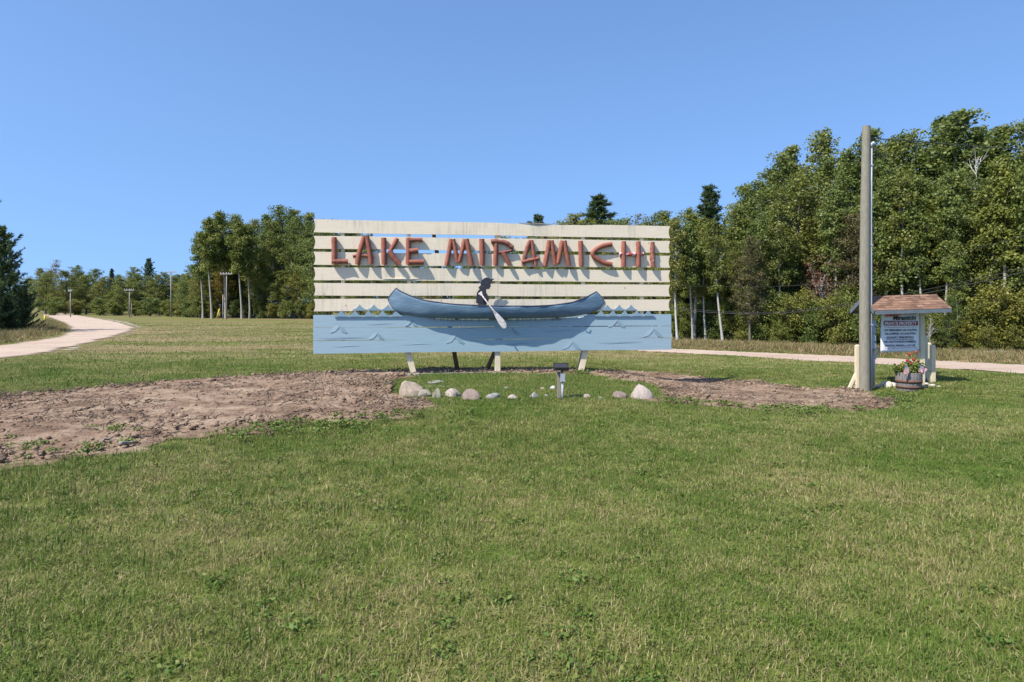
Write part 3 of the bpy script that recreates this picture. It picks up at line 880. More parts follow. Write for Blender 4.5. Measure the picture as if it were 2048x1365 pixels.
def flatstone(name, pts, h, label, mat):
    q = [G(*p) for p in pts]; c = Vector((sum(p[0] for p in q) / len(q), sum(p[1] for p in q) / len(q), min(p[2] for p in q)))
    ob = MB().prism([(p[0] - c.x, p[1] - c.y) for p in q], h, lambda a, b, d: (a, b, d - .01)).build(name, M[mat], None, loc=c)
    return tag(ob, label, 'stone')
flatstone('paving_slab', [(854, 768), (864, 770.5), (890, 767), (876, 763.5)], .045, 'flat light grey paving slab lying in the grass behind the stones', 'rock_grey')
flatstone('edging_block', [(850, 776), (912, 777.5), (908, 774), (853, 772)], .03, 'narrow pale concrete edging strip behind the greenish stones', 'rock_green')
W_ = [(1752, 1767, 769, 777, 'white rock touching the service post, left of the barrel'), (1762, 1776, 764, 772, 'white rock at the back of the pile left of the barrel'),
      (1768, 1786, 765, 777, 'largest white rock of the pile left of the barrel'), (1780, 1796, 767, 776, 'tan white rock against the left side of the barrel'),
      (1830, 1838, 775, 779, 'small white rock under the right rim of the barrel'), (1841, 1856, 774, 779, 'flat white rock in front of the kiosk right post'),
      (1848, 1858, 767, 773, 'pale rock at the foot of the tall right post'), (1858, 1873, 770, 775, 'pale rock at the foot of the outermost right fence post'),
      (1873, 1882, 773, 777, 'outermost pale pebble right of the fence posts')]
for i, (a, b, c, d, lab) in enumerate(W_):
    rock('white_rock', a, b, c, d, 'rock_white', lab, 90 + i, 'white rocks around the kiosk', .8, .25)

# ------------------------------------------------------------------ floodlight
fx, fy, fz = G(1122, 801)
fl = empty('floodlight', (fx, fy, fz))
tag(fl, 'small black floodlight on a short wooden post aimed at the sign', 'floodlight')
s_ = fy / F
MB().box((-.055, .02, -.08), (-.005, .09, 56 * s_)).build('post', M['old_wood'], fl)
MB().tube([(.025, .0, -.06), (.025, .0, 42 * s_)], .018, 10).build('conduit', M['conduit'], fl, True)
MB().box((-.012, -.045, 38 * s_), (.062, .018, 54 * s_)).build('junction_box', M['grey_box'], fl)
MB().tube([(.015, .0, 54 * s_), (.015, .0, 60 * s_)], .014, 8).build('swivel', M['black_metal'], fl, True)
hz = 59.5 * s_
# head: slanted wedge housing, open towards the sign
hv = [(-.10, -.07, hz + .01), (.115, -.07, hz + .01), (.115, .085, hz - .005), (-.10, .085, hz - .005),
      (-.10, -.085, hz + .06), (.115, -.085, hz + .06), (.115, .09, hz + .105), (-.10, .09, hz + .105)]
ob = MB().add(hv, [(3, 2, 1, 0), (4, 5, 6, 7), (0, 1, 5, 4), (1, 2, 6, 5), (2, 3, 7, 6), (3, 0, 4, 7)]).build('housing', M['black_metal'], fl)
bv = ob.modifiers.new('bevel', 'BEVEL'); bv.width = .008; bv.segments = 2
MB().box((-.115, .093, hz - .012), (.13, .100, hz + .112)).build('rim', M['black_metal'], fl)
MB().box((-.095, .101, hz + .005), (.11, .104, hz + .097)).build('lens', M['glass'], fl)

# ------------------------------------------------------------------ utility pole, service post
uy = 14.2
ux = (1729.5 - CX) * uy / F
uz = float(terrain(ux, uy))
up = empty('utility_pole', (ux, uy, uz))
tag(up, 'weathered grey wooden utility pole with white conduit beside the kiosk', 'utility pole')
s_ = uy / F; ph = (781 - 250) * s_
pts = [Vector((.0, 0, -.3)), Vector((-.005, 0, ph * .35)), Vector((.01, 0, ph * .7)), Vector((.035, 0, ph))]
ob = MB().tube(pts, [.106, .101, .092, .079], 20).build('pole', M['utility'], up); smooth_angle(ob, 50)
cz = (781 - 291) * s_
cp = [(.125, -.02, -.1), (.122, -.02, ph * .35), (.122, -.02, ph * .7), (.128, -.02, cz)]
MB().tube(cp, .022, 10).build('conduit', M['conduit'], up, True)
MB().tube([(.128, -.02, cz - .02), (.128, -.02, cz + .05), (.16, -.02, cz + .075), (.21, -.02, cz + .04)], [.034, .040, .038, .03], 9).build('weatherhead', M['conduit'], up, True)
for k in range(3):
    MB().tube([(.20, -.02, cz + .03), (.27, -.02 + .02 * k, cz - .14 - .03 * k), (.37, -.0, cz - .19 - .02 * k), (.43, .02, cz - .10), (.42, .02 + .01 * k, cz + .04)], .006, 5).build('drip_loop', M['cable'], up, True)
for zz in (ph * .25, ph * .55, ph * .85): MB().box((.085, -.05, zz), (.152, .01, zz + .025)).build('pipe_clamp', M['grey_box'], up)
MB().tube([(.09, -.02, (781 - 275) * s_), (.17, -.02, (781 - 275) * s_)], .012, 6).build('hook', M['black_metal'], up, True)
MB().box((.06, .04, -.05), (.10, .09, .9)).build('ground_strip', M['old_wood'], up)

def cable(name, pts, r, label):
    fine = []
    P_ = [Vector(p) for p in pts]
    for i in range(len(P_) - 1):                                  # Catmull-Rom
        p0 = P_[max(i - 1, 0)]; p1 = P_[i]; p2 = P_[i + 1]; p3 = P_[min(i + 2, len(P_) - 1)]
        for j in range(10):
            t = j / 10
            fine.append(.5 * (2 * p1 + (p2 - p0) * t + (2 * p0 - 5 * p1 + 4 * p2 - p3) * t * t + (3 * p1 - p0 - 3 * p2 + p3) * t ** 3))
    fine.append(P_[-1])
    ob = MB().tube(fine, r, 6).build(name, M['cable'], None, True)
    return tag(ob, label, 'cable', 'overhead cables')
hook = Vector((ux + .17, uy - .02, uz + (781 - 275) * s_))
cable('overhead_cable', [hook, at(1800, 281, 15), at(1900, 289, 16.2), at(2048, 299, 18), at(2300, 308, 22), at(2700, 300, 30)], .011, 'service cable running right from the top of the utility pole')
cable('overhead_cable', [at(1150, 585, 36), at(1340, 613, 31.5), at(1450, 624, 29.5), at(1560, 624, 27.5), at(1700, 606, 25), at(1850, 580, 22.5), at(2048, 536, 20), at(2400, 440, 17)], .009, 'upper of two black cables sagging in front of the right woods')
cable('overhead_cable', [at(1150, 590, 36), at(1340, 617, 31.5), at(1450, 627, 29.5), at(1560, 627, 27.5), at(1700, 611, 25), at(1850, 587, 22.5), at(2048, 544, 20), at(2400, 450, 17)], .013, 'lower thicker black cable sagging in front of the right woods')
cable('overhead_cable', [at(1150, 560, 37), at(1340, 571, 34), at(1480, 574, 33), at(1600, 571, 32), at(1740, 560, 30), at(1900, 512, 28), at(2048, 472, 26), at(2400, 380, 22)], .006, 'thin highest cable crossing the right woods at mid height')

# ------------------------------------------------------------------ kiosk
KX0, KX1, KYF, KYR, KYB = 7.446, 9.0, 14.0, 14.5, 15.0
kg = float(terrain(8.2, 14.4))
kiosk = empty('notice_kiosk', (8.2, 14.4, kg))
tag(kiosk, 'small notice kiosk with brown shingle roof and cream posts', 'kiosk')
KB = Vector((8.2, 14.4, kg))
def kp(x, y, z): return Vector((x, y, z)) - KB
def zt(x): return .045 * (x - KX0) / (KX1 - KX0)                       # the roof sits a little higher at the right
zE, zR = 1.415, 1.69
def roof_pt(x, t, side, lift=0):
    y = KYR + (KYF - KYR) * t if side > 0 else KYR + (KYB - KYR) * t
    z = zR + (zE - zR) * t + zt(x) + lift
    return kp(x, y, z)
roof = empty('roof'); roof.parent = kiosk
for side in (1, -1):
    mb = MB(); a, b, c, d = roof_pt(KX0, 0, side), roof_pt(KX1, 0, side), roof_pt(KX1, 1, side), roof_pt(KX0, 1, side)
    th = Vector((0, 0, -.03))
    mb.add([a, b, c, d, a + th, b + th, c + th, d + th], [(0, 1, 2, 3), (7, 6, 5, 4), (0, 4, 5, 1), (1, 5, 6, 2), (2, 6, 7, 3), (3, 7, 4, 0)])
    mb.build('roof_deck', M['old_wood'], roof)
    # fascia and barge boards
    yb = KYF if side > 0 else KYB
    o1 = -.014 if side > 0 else .014
    MB().add([kp(KX0, yb + o1 * (1 + j), (zE + zt(KX0)) + z) if i == 0 else kp(KX1, yb + o1 * (1 + j), (zE + zt(KX1)) + z) for i in (0, 1) for j in (-.6, 1) for z in (-.085, -.002)],
             [(0, 1, 3, 2), (6, 7, 5, 4), (0, 4, 5, 1), (2, 3, 7, 6), (1, 5, 7, 3), (0, 2, 6, 4)]).build('fascia', M['roof_board'], roof)
    for x in (KX0, KX1):
        sx = -1 if x == KX0 else 1
        p, q = roof_pt(x, 0, side, -.045), roof_pt(x, .985, side, -.045)
        MB().beam(p + Vector((.011 * sx, 0, 0)), q + Vector((.011 * sx, 0, 0)), .085, .018, (1, 0, 0)).build('barge_board', M['roof_board'], roof)
# shingles: one mesh shared by each course's tabs
def shingle_mesh(w, ln):
    mb = MB(); mb.add([(0, 0, 0), (w, 0, 0), (w, -ln, .004), (0, -ln, .004), (0, 0, .004), (w, 0, .004), (w, -ln, .012), (0, -ln, .012)],
                      [(3, 2, 1, 0), (4, 5, 6, 7), (0, 1, 5, 4), (1, 2, 6, 5), (2, 3, 7, 6), (3, 0, 4, 7)])
    me = bpy.data.meshes.new('shingle'); me.from_pydata(mb.v, [], mb.f); me.update(); me.materials.append(M['shingle']); return me
rows_n = 6
slope_len = math.hypot(KYR - KYF, zR - zE); cl = slope_len / rows_n; tw = .132
sh_me = {}
def shingle(x0, x1, r, side):
    w = round(x1 - x0, 3)
    if w < .02: return
    if w not in sh_me: sh_me[w] = shingle_mesh(w - .004, cl + .03)
    t0 = r / rows_n
    p = roof_pt(x0, t0, side, .003 + .001 * (r % 2) + rng.uniform(0, .002))
    ob = bpy.data.objects.new('shingle', sh_me[w]); COL.objects.link(ob); ob.parent = roof
    ang = math.atan2(zR - zE, KYR - KYF)
    tilt = math.atan2(zt(KX1), KX1 - KX0)
    if side > 0: ob.matrix_local = Matrix.Translation(p) @ Matrix.Rotation(-tilt, 4, 'Y') @ Matrix.Rotation(ang, 4, 'X')
    else: ob.matrix_local = Matrix.Translation(p + Vector((w, 0, 0)) * math.cos(tilt)) @ Matrix.Rotation(-tilt, 4, 'Y') @ Matrix.Rotation(math.pi, 4, 'Z') @ Matrix.Rotation(ang, 4, 'X')
for side in (1, -1):
    for r in range(rows_n):
        x = KX0 - .005 - (tw * .5 if r % 2 else 0)
        while x < KX1:
            a, b = max(x, KX0 - .012), min(x + tw, KX1 + .012)
            shingle(a, b, r, side); x += tw
for k in range(int((KX1 - KX0) / .2) + 1):
    x = KX0 + k * .2; b = min(x + .19, KX1 + .01)
    if b - x < .03: continue
    MB().add([kp(x, KYR - .07, zR - .03 + zt(x) + .012), kp(x, KYR, zR + zt(x) + .014), kp(x, KYR + .07, zR - .03 + zt(x) + .012),
              kp(b, KYR - .07, zR - .03 + zt(b) + .018), kp(b, KYR, zR + zt(b) + .02), kp(b, KYR + .07, zR - .03 + zt(b) + .018)],
             [(0, 1, 4, 3), (1, 2, 5, 4)]).build('ridge_shingle', M['shingle'], roof, fix=False)
def kpost(px0, px1, ytop_z, Y, name='post'):
    x0 = (px0 - CX) * Y / F; x1 = (px1 - CX) * Y / F
    MB().box(kp(x0, Y, float(terrain(x0, Y)) - .1), kp(x1, Y + (x1 - x0), ytop_z)).build(name, M['cream_post'], kiosk)
    return x0, x1
lx0, lx1 = kpost(1741.5, 1750.5, zE + .16, 14.42)
rx0, rx1 = kpost(1841, 1850, zE + .19, 14.42)
MB().box(kp(lx0 - .05, 14.44, zE + .10), kp(rx1 + .05, 14.50, zE + .17)).build('top_beam', M['cream_post'], kiosk)
zl = at(0, 697, 14.42).z
MB().box(kp(lx1, 14.45, zl - .065), kp(rx0, 14.50, zl + .02)).build('lower_rail', M['cream_post'], kiosk)
def kb(p, q): MB().beam(kp(*p), kp(*q), .05, .04).build('knee_brace', M['cream_post'], kiosk)
kb((lx1 - .01, 14.455, zE - .10), (lx1 + .19, 14.455, zE + .11)); kb((rx1 - .0, 14.455, zE - .12), (rx1 + .17, 14.455, zE + .12))
kb((lx1 - .01, 14.455, zl - .23), (lx1 + .15, 14.455, zl - .03)); kb((rx0 + .01, 14.455, zl - .25), (rx0 - .04, 14.455, zl - .04))

# electrical boxes on the kiosk's left post (things of their own)
def ebox(name, px0, px1, y0, y1, Y, dep, label):
    a = at(px0, y1, Y); b = at(px1, y0, Y)
    c = Vector(((a.x + b.x) / 2, Y, a.z))
    e = empty(name, c); tag(e, label, 'electric box')
    w = (b.x - a.x) / 2; h = b.z - a.z
    ob = MB().box((-w, 0, 0), (w, dep, h)).build('body', M['grey_box'], e)
    bv = ob.modifiers.new('bevel', 'BEVEL'); bv.width = .006; bv.segments = 2
    MB().box((-w * .86, -.008, h * .06), (w * .86, -.001, h * .94)).build('door', M['grey_box'], e)
    MB().box((w * .55, -.016, h * .45), (w * .75, -.009, h * .58)).build('latch', M['black_metal'], e)
    return e, w, h
e1, w1, h1 = ebox('meter_box', 1738, 1752.5, 641, 667, 14.28, .13, 'upper grey electric meter box on the kiosk post')
MB().tube([(w1 + .005, .06, h1 * .62), (w1 + .05, .06, h1 * .62)], .03, 10).build('meter', M['insulator'], e1, True)
e2, w2, h2 = ebox('breaker_box', 1738, 1752.5, 670, 698.5, 14.26, .15, 'lower grey electric breaker box on the kiosk post')
MB().tube([(w2 * .9, .09, -.78), (w2 * .9, .09, 0.0)], .017, 8).build('conduit', M['conduit'], e2, True)

# banner hanging in the kiosk
BY = 14.35
def bp(x, y): return at(x, y, BY)
c9 = cpx((1740, 590), 10.5)
quad = {'tl': bp(1763.3, 619), 'tr': bp(1838.2, 615), 'bl': bp(*c9(205, 1212)), 'br': bp(*c9(1035, 1192))}
bc = (quad['bl'] + quad['br']) / 2
banner = empty('banner', bc)
tag(banner, 'white printed vinyl notice banner reading private property inside the kiosk', 'banner')
nb = 14; vs = []; fs = []
for j in range(nb + 1):
    for i in range(nb + 1):
        a, b = i / nb, j / nb
        p = quad['bl'].lerp(quad['br'], a).lerp(quad['tl'].lerp(quad['tr'], a), b) - bc
        cur = .03 * ((1 - b) ** 3) * max(0, 1 - a * 3)            # lower left corner curls forward
        vs.append((p.x, p.y - cur - .004 * math.sin(b * 9 + a * 3), p.z))
for j in range(nb):
    for i in range(nb): k = j * (nb + 1) + i; fs.append((k, k + 1, k + nb + 2, k + nb + 1))
ob = MB().add(vs, fs).build('sheet', M['banner'], banner, True)
so = ob.modifiers.new('thickness', 'SOLIDIFY'); so.thickness = .003; so.offset = 1
red0, red1 = c9(282, 645), c9(995, 548)
a, b = bp(*red0) - bc, bp(*red1) - bc
MB().box((a.x, -.020, a.z), (b.x, -.018, b.z)).build('red_panel', M['ink_red'], banner)
def text(body, x0, x1, yb, yt, mat, shear=0, bold=.0, rot=0, lift=.0, dy=0):
    """one line of print fitted to the box x0..x1, yb..yt of the banner close-up"""
    cu = bpy.data.curves.new('lettering', 'FONT'); cu.body = body; cu.size = 1; cu.shear = shear; cu.offset = bold; cu.resolution_u = 2
    tmp = bpy.data.objects.new('lettering', cu); COL.objects.link(tmp)
    bpy.context.view_layer.update()
    dg = bpy.context.evaluated_depsgraph_get()
    me = bpy.data.meshes.new_from_object(tmp.evaluated_get(dg)); COL.objects.unlink(tmp); bpy.data.objects.remove(tmp)
    co = np.zeros(len(me.vertices) * 3, np.float32); me.vertices.foreach_get('co', co); co = co.reshape(-1, 3)
    p0 = bp(*c9(x0, yb)) - bc; p1 = bp(*c9(x1, yb - dy)) - bc; top = bp(*c9(x0, yt)) - bc
    lo = co.min(0); hi = co.max(0); base = 0.0 if lo[1] > -.05 else 0.0
    sx = (p1.x - p0.x) / (hi[0] - lo[0]); sz = (top.z - p0.z) / (hi[1] - base)
    out = np.zeros_like(co)
    out[:, 0] = p0.x + (co[:, 0] - lo[0]) * sx
    out[:, 2] = p0.z + (co[:, 1] - base) * sz + (out[:, 0] - p0.x) / (p1.x - p0.x + 1e-6) * (p1.z - p0.z)
    out[:, 1] = -.0235 - lift
    me.vertices.foreach_set('co', out.ravel()); me.update()
    me.materials.clear(); me.materials.append(M[mat])
    return link('lettering', me, None, banner)
text('Welcome', 310, 650, 475, 372, 'ink_script', .35, .03, dy=55)
text('to Lake', 690, 975, 412, 345, 'ink', .2, .03, dy=8)
text('Miramichi', 475, 960, 527, 440, 'ink', .15, .035, dy=5)
text('PRIVATE PROPERTY', 300, 962, 632, 568, 'ink_white', 0, .02, dy=8)
text('Only Property Members & Authorized Guests Allowed', 290, 975, 690, 668, 'ink_red', 0, .005, dy=5)
text('-NO TRESPASSING -NO HUNTING', 283, 975, 764, 722, 'ink', 0, .03, dy=8)
text('-NO DUMPING -NO SOLICITING', 297, 950, 838, 796, 'ink', 0, .03, dy=8)
text('-NO SHORT-TERM RENTALS:', 325, 912, 912, 872, 'ink', 0, .03, dy=7)
text('-NO UNAUTHORIZED SWIMMING,', 280, 965, 1005, 965, 'ink', 0, .03, dy=7)
text('-BOATING, FISHING, or RV USE', 290, 940, 1086, 1046, 'ink', 0, .03, dy=8)
text('VIOLATORS WILL BE PROSECUTED', 285, 975, 1135, 1112, 'ink_red', 0, .0, dy=15)
for k in range(9):                                                    # a line of print too small to read in the photograph
    xa = 338 + k * 64
    p0 = bp(*c9(xa, 938)) - bc; p1 = bp(*c9(xa + 52, 926)) - bc
    MB().box((p0.x, -.0245, p0.z), (p1.x, -.0235, p1.z)).build('print_mark', M['ink'], banner)
for (x, y) in ((1765, 623), (1836, 620), (1762, 702.5), (1836, 700)):
    p = bp(x, y) - bc
    MB().tube([(p.x, -.032, p.z), (p.x, -.0, p.z)], .007, 8).build('grommet', M['black_metal'], banner)
for q in ('tl', 'tr'):                                                # ties that hold it on the beam
    p = quad[q] - bc
    MB().tube([(p.x, 0, p.z - .02), (p.x, .09, p.z + .06)], .004, 5).build('tie', M['cable'], banner)

# short cream fence posts round the kiosk
def fpost(name, px0, px1, yt, yb, Y, label, brace=None):
    a = at((px0 + px1) / 2, yb, Y); g = float(terrain(a.x, Y)); w = (px1 - px0) * Y / F / 2; top = at(0, yt, Y).z - g
    e = empty(name, (a.x, Y, g)); tag(e, label, 'post', 'cream posts beside the kiosk')
    mb = MB(); mb.add([(-w, -w, -.1), (w, -w, -.1), (w, w, -.1), (-w, w, -.1), (-w, -w, top - .02), (w, -w, top - .02), (w, w, top - .02), (-w, w, top - .02),
                       (-w * .5, -w * .5, top), (w * .5, -w * .5, top), (w * .5, w * .5, top), (-w * .5, w * .5, top)],
                      [(3, 2, 1, 0), (0, 1, 5, 4), (1, 2, 6, 5), (2, 3, 7, 6), (3, 0, 4, 7), (4, 5, 9, 8), (5, 6, 10, 9), (6, 7, 11, 10), (7, 4, 8, 11), (8, 9, 10, 11)])
    mb.build('post_shaft', M['cream_post'], e)
    if brace: MB().beam((brace, .02, -.03), (-w * .5, .02, top * .37), .055, .045).build('brace', M['cream_post'], e)
fpost('fence_post', 1711, 1719.5, 690, 775, 14.35, 'short cream post with a slanted brace left of the utility pole', -.20)
fpost('fence_post', 1849.5, 1854.5, 672, 762, 14.9, 'tallest slim cream post tight against the kiosk right post')
fpost('fence_post', 1854.5, 1860.5, 686, 756, 15.6, 'cream post standing farthest back, second from the right')
fpost('fence_post', 1861.5, 1869, 690, 769, 14.6, 'outermost cream post at the right of the kiosk', -.06)

# crumpled white netting at the foot of the left post
nx_, ny_, nz_ = G(1709, 780)
net = empty('white_netting', (nx_, ny_, nz_)); tag(net, 'crumpled bundle of white plastic netting on the soil by the pole', 'netting')
for k in range(16):
    p = [Vector((rng.uniform(-.09, .09), rng.uniform(-.05, .05), .005 + .015 * rng.random()))]
    for j in range(4): p.append(p[-1] + Vector((rng.uniform(-.06, .06), rng.uniform(-.05, .05), rng.uniform(-.03, .05)))); p[-1].z = max(.006, p[-1].z)
    MB().tube(p, .006, 4).build('strand', M['rock_white'], net)

# ------------------------------------------------------------------ barrel planter, plants, flags
by_ = 13.95
bx_ = (1817.5 - CX) * by_ / F; bz_ = float(terrain(bx_, by_))
barrel = empty('barrel_planter', (bx_, by_, bz_)); tag(barrel, 'half whiskey barrel planter of grey staves with rusty hoops', 'planter')
BT, BB, BH = .236, .206, at(0, 745, by_).z - bz_
nst = 22
def br_(t): return BB + (BT - BB) * t + .018 * math.sin(math.pi * min(1, t * .9))
for k in range(nst):
    a0 = 2 * math.pi * (k + .03) / nst; a1 = 2 * math.pi * (k + .97) / nst; am = (a0 + a1) / 2
    vs = []; fs = []; hh = BH + rng.uniform(-.006, .006); dr = rng.uniform(-.002, .003)
    for j in range(5):
        t = j / 4
        for (aa, rr) in ((a0, br_(t) + dr), (am, br_(t) + dr + .002), (a1, br_(t) + dr), (a1, br_(t) - .025), (a0, br_(t) - .025)):
            vs.append((math.cos(aa) * rr, math.sin(aa) * rr, hh * t))
    for j in range(4):
        for i in range(5): fs.append((5 * j + i, 5 * j + (i + 1) % 5, 5 * j + 5 + (i + 1) % 5, 5 * j + 5 + i))
    fs += [(4, 3, 2, 1, 0), (20, 21, 22, 23, 24)]
    MB().add(vs, fs).build('stave', M['stave'], barrel)
for t0, t1 in ((.46, .62), (.17, .30)):
    vs = []; fs = []; n = 40
    for k in range(n):
        a = 2 * math.pi * k / n
        for t, e in ((t0, .004), (t1, .004), (t1, .008), (t0, .008)): vs.append((math.cos(a) * (br_(t) + e), math.sin(a) * (br_(t) + e), BH * t))
    for k in range(n):
        for i in range(4): fs.append((4 * k + i, 4 * k + (i + 1) % 4, 4 * ((k + 1) % n) + (i + 1) % 4, 4 * ((k + 1) % n) + i))
    MB().add(vs, fs).build('hoop', M['hoop'], barrel, True)
mb = MB(); n = 24; vs = [(0, 0, BH - .03)] + [(math.cos(2 * math.pi * k / n) * (BT - .03), math.sin(2 * math.pi * k / n) * (BT - .03), BH - .045) for k in range(n)]
mb.add(vs, [(0, k + 1, (k + 1) % n + 1) for k in range(n)]).build('soil', M['soil'], barrel)

def tint_attr(me, vals):
    at_ = me.attributes.new('tint', 'FLOAT', 'POINT'); at_.data.foreach_set('value', np.asarray(vals, np.float32))

def leaf_cards(centers, normals, size, rs, aspect=.7):
    """rhombic bent leaves; returns verts, faces"""
    n = len(centers)
    nrm = normals / (np.linalg.norm(normals, axis=1, keepdims=True) + 1e-9)
    r = rs.normal(size=(n, 3)); a = r - nrm * np.sum(r * nrm, 1, keepdims=True); a /= np.linalg.norm(a, axis=1, keepdims=True) + 1e-9
    b = np.cross(nrm, a)
    s = (size * rs.uniform(.65, 1.35, n))[:, None] if np.isscalar(size) else (size * rs.uniform(.65, 1.35, n))[:, None]
    V = np.empty((n, 4, 3), np.float32)
    V[:, 0] = centers - a * s * .5
    V[:, 1] = centers + b * s * .5 * aspect + nrm * s * .08
    V[:, 2] = centers + a * s * .5
    V[:, 3] = centers - b * s * .5 * aspect + nrm * s * .08
    return V.reshape(-1, 3), np.arange(4 * n).reshape(n, 4)

def flower(name, x, y, z, reds, label, seed, col, spread, top):
    rs = np.random.RandomState(seed); e = empty(name, (x, y, z)); tag(e, label, 'plant', 'flowers growing in the barrel planter')
    n = 520
    c = rs.normal(size=(n, 3)) * np.array([spread, spread * .8, top * .26]) + np.array([0, 0, top * .45]); c[:, 2] = np.abs(c[:, 2]) + .01
    V, Fq = leaf_cards(c, rs.normal(size=(n, 3)) + np.array([0, -.4, 1.0]), .055, rs, .85)
    me = mesh_np('foliage', V, Fq); tint_attr(me, np.repeat(rs.uniform(0, .9, n), 4)); ob = link('foliage', me, M['weed'], e); ob['kind'] = 'stuff'
    for (fx_, fz_) in reds:
        MB().tube([(fx_ * .4, 0, .02), (fx_ * .8, -.01, fz_ * .6), (fx_, -.02, fz_)], .004, 5).build('stem', M['weed_stem'], e)
        m = 26; c = rs.normal(size=(m, 3)); c /= np.linalg.norm(c, axis=1, keepdims=True)
        V, Fq = leaf_cards(c * np.array([.028, .024, .02]) + np.array([fx_, -.02, fz_]), c, .03, rs, .9)
        fm = mesh_np('flower_head', V, Fq); o_ = link('flower_head', fm, M[col], e)
M['weed_stem'] = simple('green_stem', (.07, .13, .03), (.10, .17, .04), 5, .7, bmp=0)
M['petal_red'] = simple('red_petal', (.42, .004, .008), (.52, .010, .012), 30, .6, bmp=0)
M['petal_yellow'] = simple('yellow_petal', (.70, .42, .03), (.75, .50, .05), 30, .6, bmp=0)
zb = bz_ + BH - .045
def rz(px, py): p = at(px, py, by_ - .05); return (p.x, p.z - zb)
X1, X2 = bx_ + .07, bx_ - .14
flower('geranium', X1, by_, zb, [(rz(px, py)[0] - X1, rz(px, py)[1]) for px, py in ((1820, 709), (1834, 705), (1816, 722), (1829, 720), (1838, 722.5), (1825, 727))], 'red flowering geranium at the right of the barrel planter', 5, 'petal_red', .095, .27)
flower('marigold', X2, by_ + .02, zb, [(rz(px, py)[0] - X2, rz(px, py)[1]) for px, py in ((1804, 737), (1809, 729), (1838, 732))], 'yellow flowering plant at the left of the barrel planter', 6, 'petal_yellow', .07, .17)

def flag_mat():
    m, nt, p = nmat('striped_flag_cloth')
    uv = nt.nodes.new('ShaderNodeUVMap'); s = nt.nodes.new('ShaderNodeSeparateXYZ'); nt.links.new(uv.outputs[0], s.inputs[0])
    w = N(nt, 'ShaderNodeMath', operation='MULTIPLY'); nt.links.new(s.outputs['Y'], w.inputs[0]); w.inputs[1].default_value = 6.5
    fr = N(nt, 'ShaderNodeMath', operation='FRACT'); nt.links.new(w.outputs[0], fr.inputs[0])
    g = N(nt, 'ShaderNodeMath', operation='GREATER_THAN'); nt.links.new(fr.outputs[0], g.inputs[0]); g.inputs[1].default_value = .5
    c = mix(nt, (.36, .02, .05), (.55, .53, .54), g.outputs[0])
    k1 = N(nt, 'ShaderNodeMath', operation='LESS_THAN'); nt.links.new(s.outputs['X'], k1.inputs[0]); k1.inputs[1].default_value = .4
    k2 = N(nt, 'ShaderNodeMath', operation='GREATER_THAN'); nt.links.new(s.outputs['Y'], k2.inputs[0]); k2.inputs[1].default_value = .46
    k = N(nt, 'ShaderNodeMath', operation='MULTIPLY'); nt.links.new(k1.outputs[0], k.inputs[0]); nt.links.new(k2.outputs[0], k.inputs[1])
    vo = N(nt, 'ShaderNodeTexVoronoi', Scale=22.0, Randomness=0.0); nt.links.new(uv.outputs[0], vo.inputs['Vector'])
    st = N(nt, 'ShaderNodeMath', operation='LESS_THAN'); nt.links.new(vo.outputs['Distance'], st.inputs[0]); st.inputs[1].default_value = .28
    can = mix(nt, (.04, .05, .16), (.6, .6, .64), st.outputs[0])
    c = mix(nt, c, can, k.outputs[0])
    nt.links.new(c, p.inputs['Base Color']); p.inputs['Roughness'].default_value = .7
    return m
M['flag'] = flag_mat()
def flag(p_base, p_tip, corners, label):
    """corners: hoist-top, fly-top, fly-bottom, hoist-bottom world points"""
    e = empty('small_flag', p_base); tag(e, label, 'flag', 'small flags in the barrel planter')
    MB().tube([(0, 0, 0), p_tip - p_base], .004, 6).build('stick', M['old_wood'], e)
    a, b, c, d = [q - p_base for q in corners]; nu, nv = 12, 6; vs = []; fs = []; uvs = []
    for j in range(nv + 1):
        for i in range(nu + 1):
            u, v = i / nu, j / nv
            p = d.lerp(c, u).lerp(a.lerp(b, u), v); p.y += .016 * math.sin(u * 8 + v * 2) * u
            vs.append(p); uvs.append((u, v))
    for j in range(nv):
        for i in range(nu): k = j * (nu + 1) + i; fs.append((k, k + 1, k + nu + 2, k + nu + 1))
    ob = MB().add(vs, fs).build('cloth', M['flag'], e, True, fix=False)
    ul = ob.data.uv_layers.new(name='UVMap')
    for lp in ob.data.loops: ul.data[lp.index].uv = uvs[lp.vertex_index]
fY = by_ - BT - .03
flag(at(1807, 752, fY + .08), at(1812, 727, fY), [at(1812, 728, fY), at(1806.5, 747, fY - .02), at(1817, 750, fY - .02), at(1819, 739, fY)], 'small striped flag drooping over the front of the barrel')
flag(at(1836, 748, fY + .10), at(1838.5, 730, fY + .02), [at(1841, 730.5, fY), at(1854.5, 738, fY), at(1848, 750, fY), at(1838, 742, fY)], 'small striped flag sticking out right of the barrel')

# ------------------------------------------------------------------ far utility poles and markers on the left
def far_pole(px, yt, yb, arm, label, r=.14, name='utility_pole', mat='far_pole'):
    r *= .66
    y = min(G(px, yb)[1], 128.0); x = (px - CX) * y / F; z = float(terrain(x, y)); h = CAM_Z + (HZ - yt) * y / F - z
    e = empty(name, (x, y, z)); tag(e, label, 'utility pole', 'poles along the far edge of the lawn')
    MB().tube([(0, 0, -.3), (0, 0, h * .5), (0, 0, h)], [r, r * .9, r * .75], 10).build('pole', M[mat], e, True)
    if arm:
        w = arm * y / F
        MB().box((-w, -r - .1, h - .35), (w, -r + .03, h - .2)).build('cross_arm', M[mat], e)
        for k in (-.9, -.45, .45, .9): MB().tube([(w * k, -r - .03, h - .2), (w * k, -r - .03, h + .02)], .06, 6).build('insulator', M['insulator'], e)
far_pole(141, 580, 627.5, 3, 'distant grey utility pole nearest the left road', .16)
far_pole(259, 578, 630.5, 10, 'grey utility pole with a short cross arm left of the tall plain pole', .17)
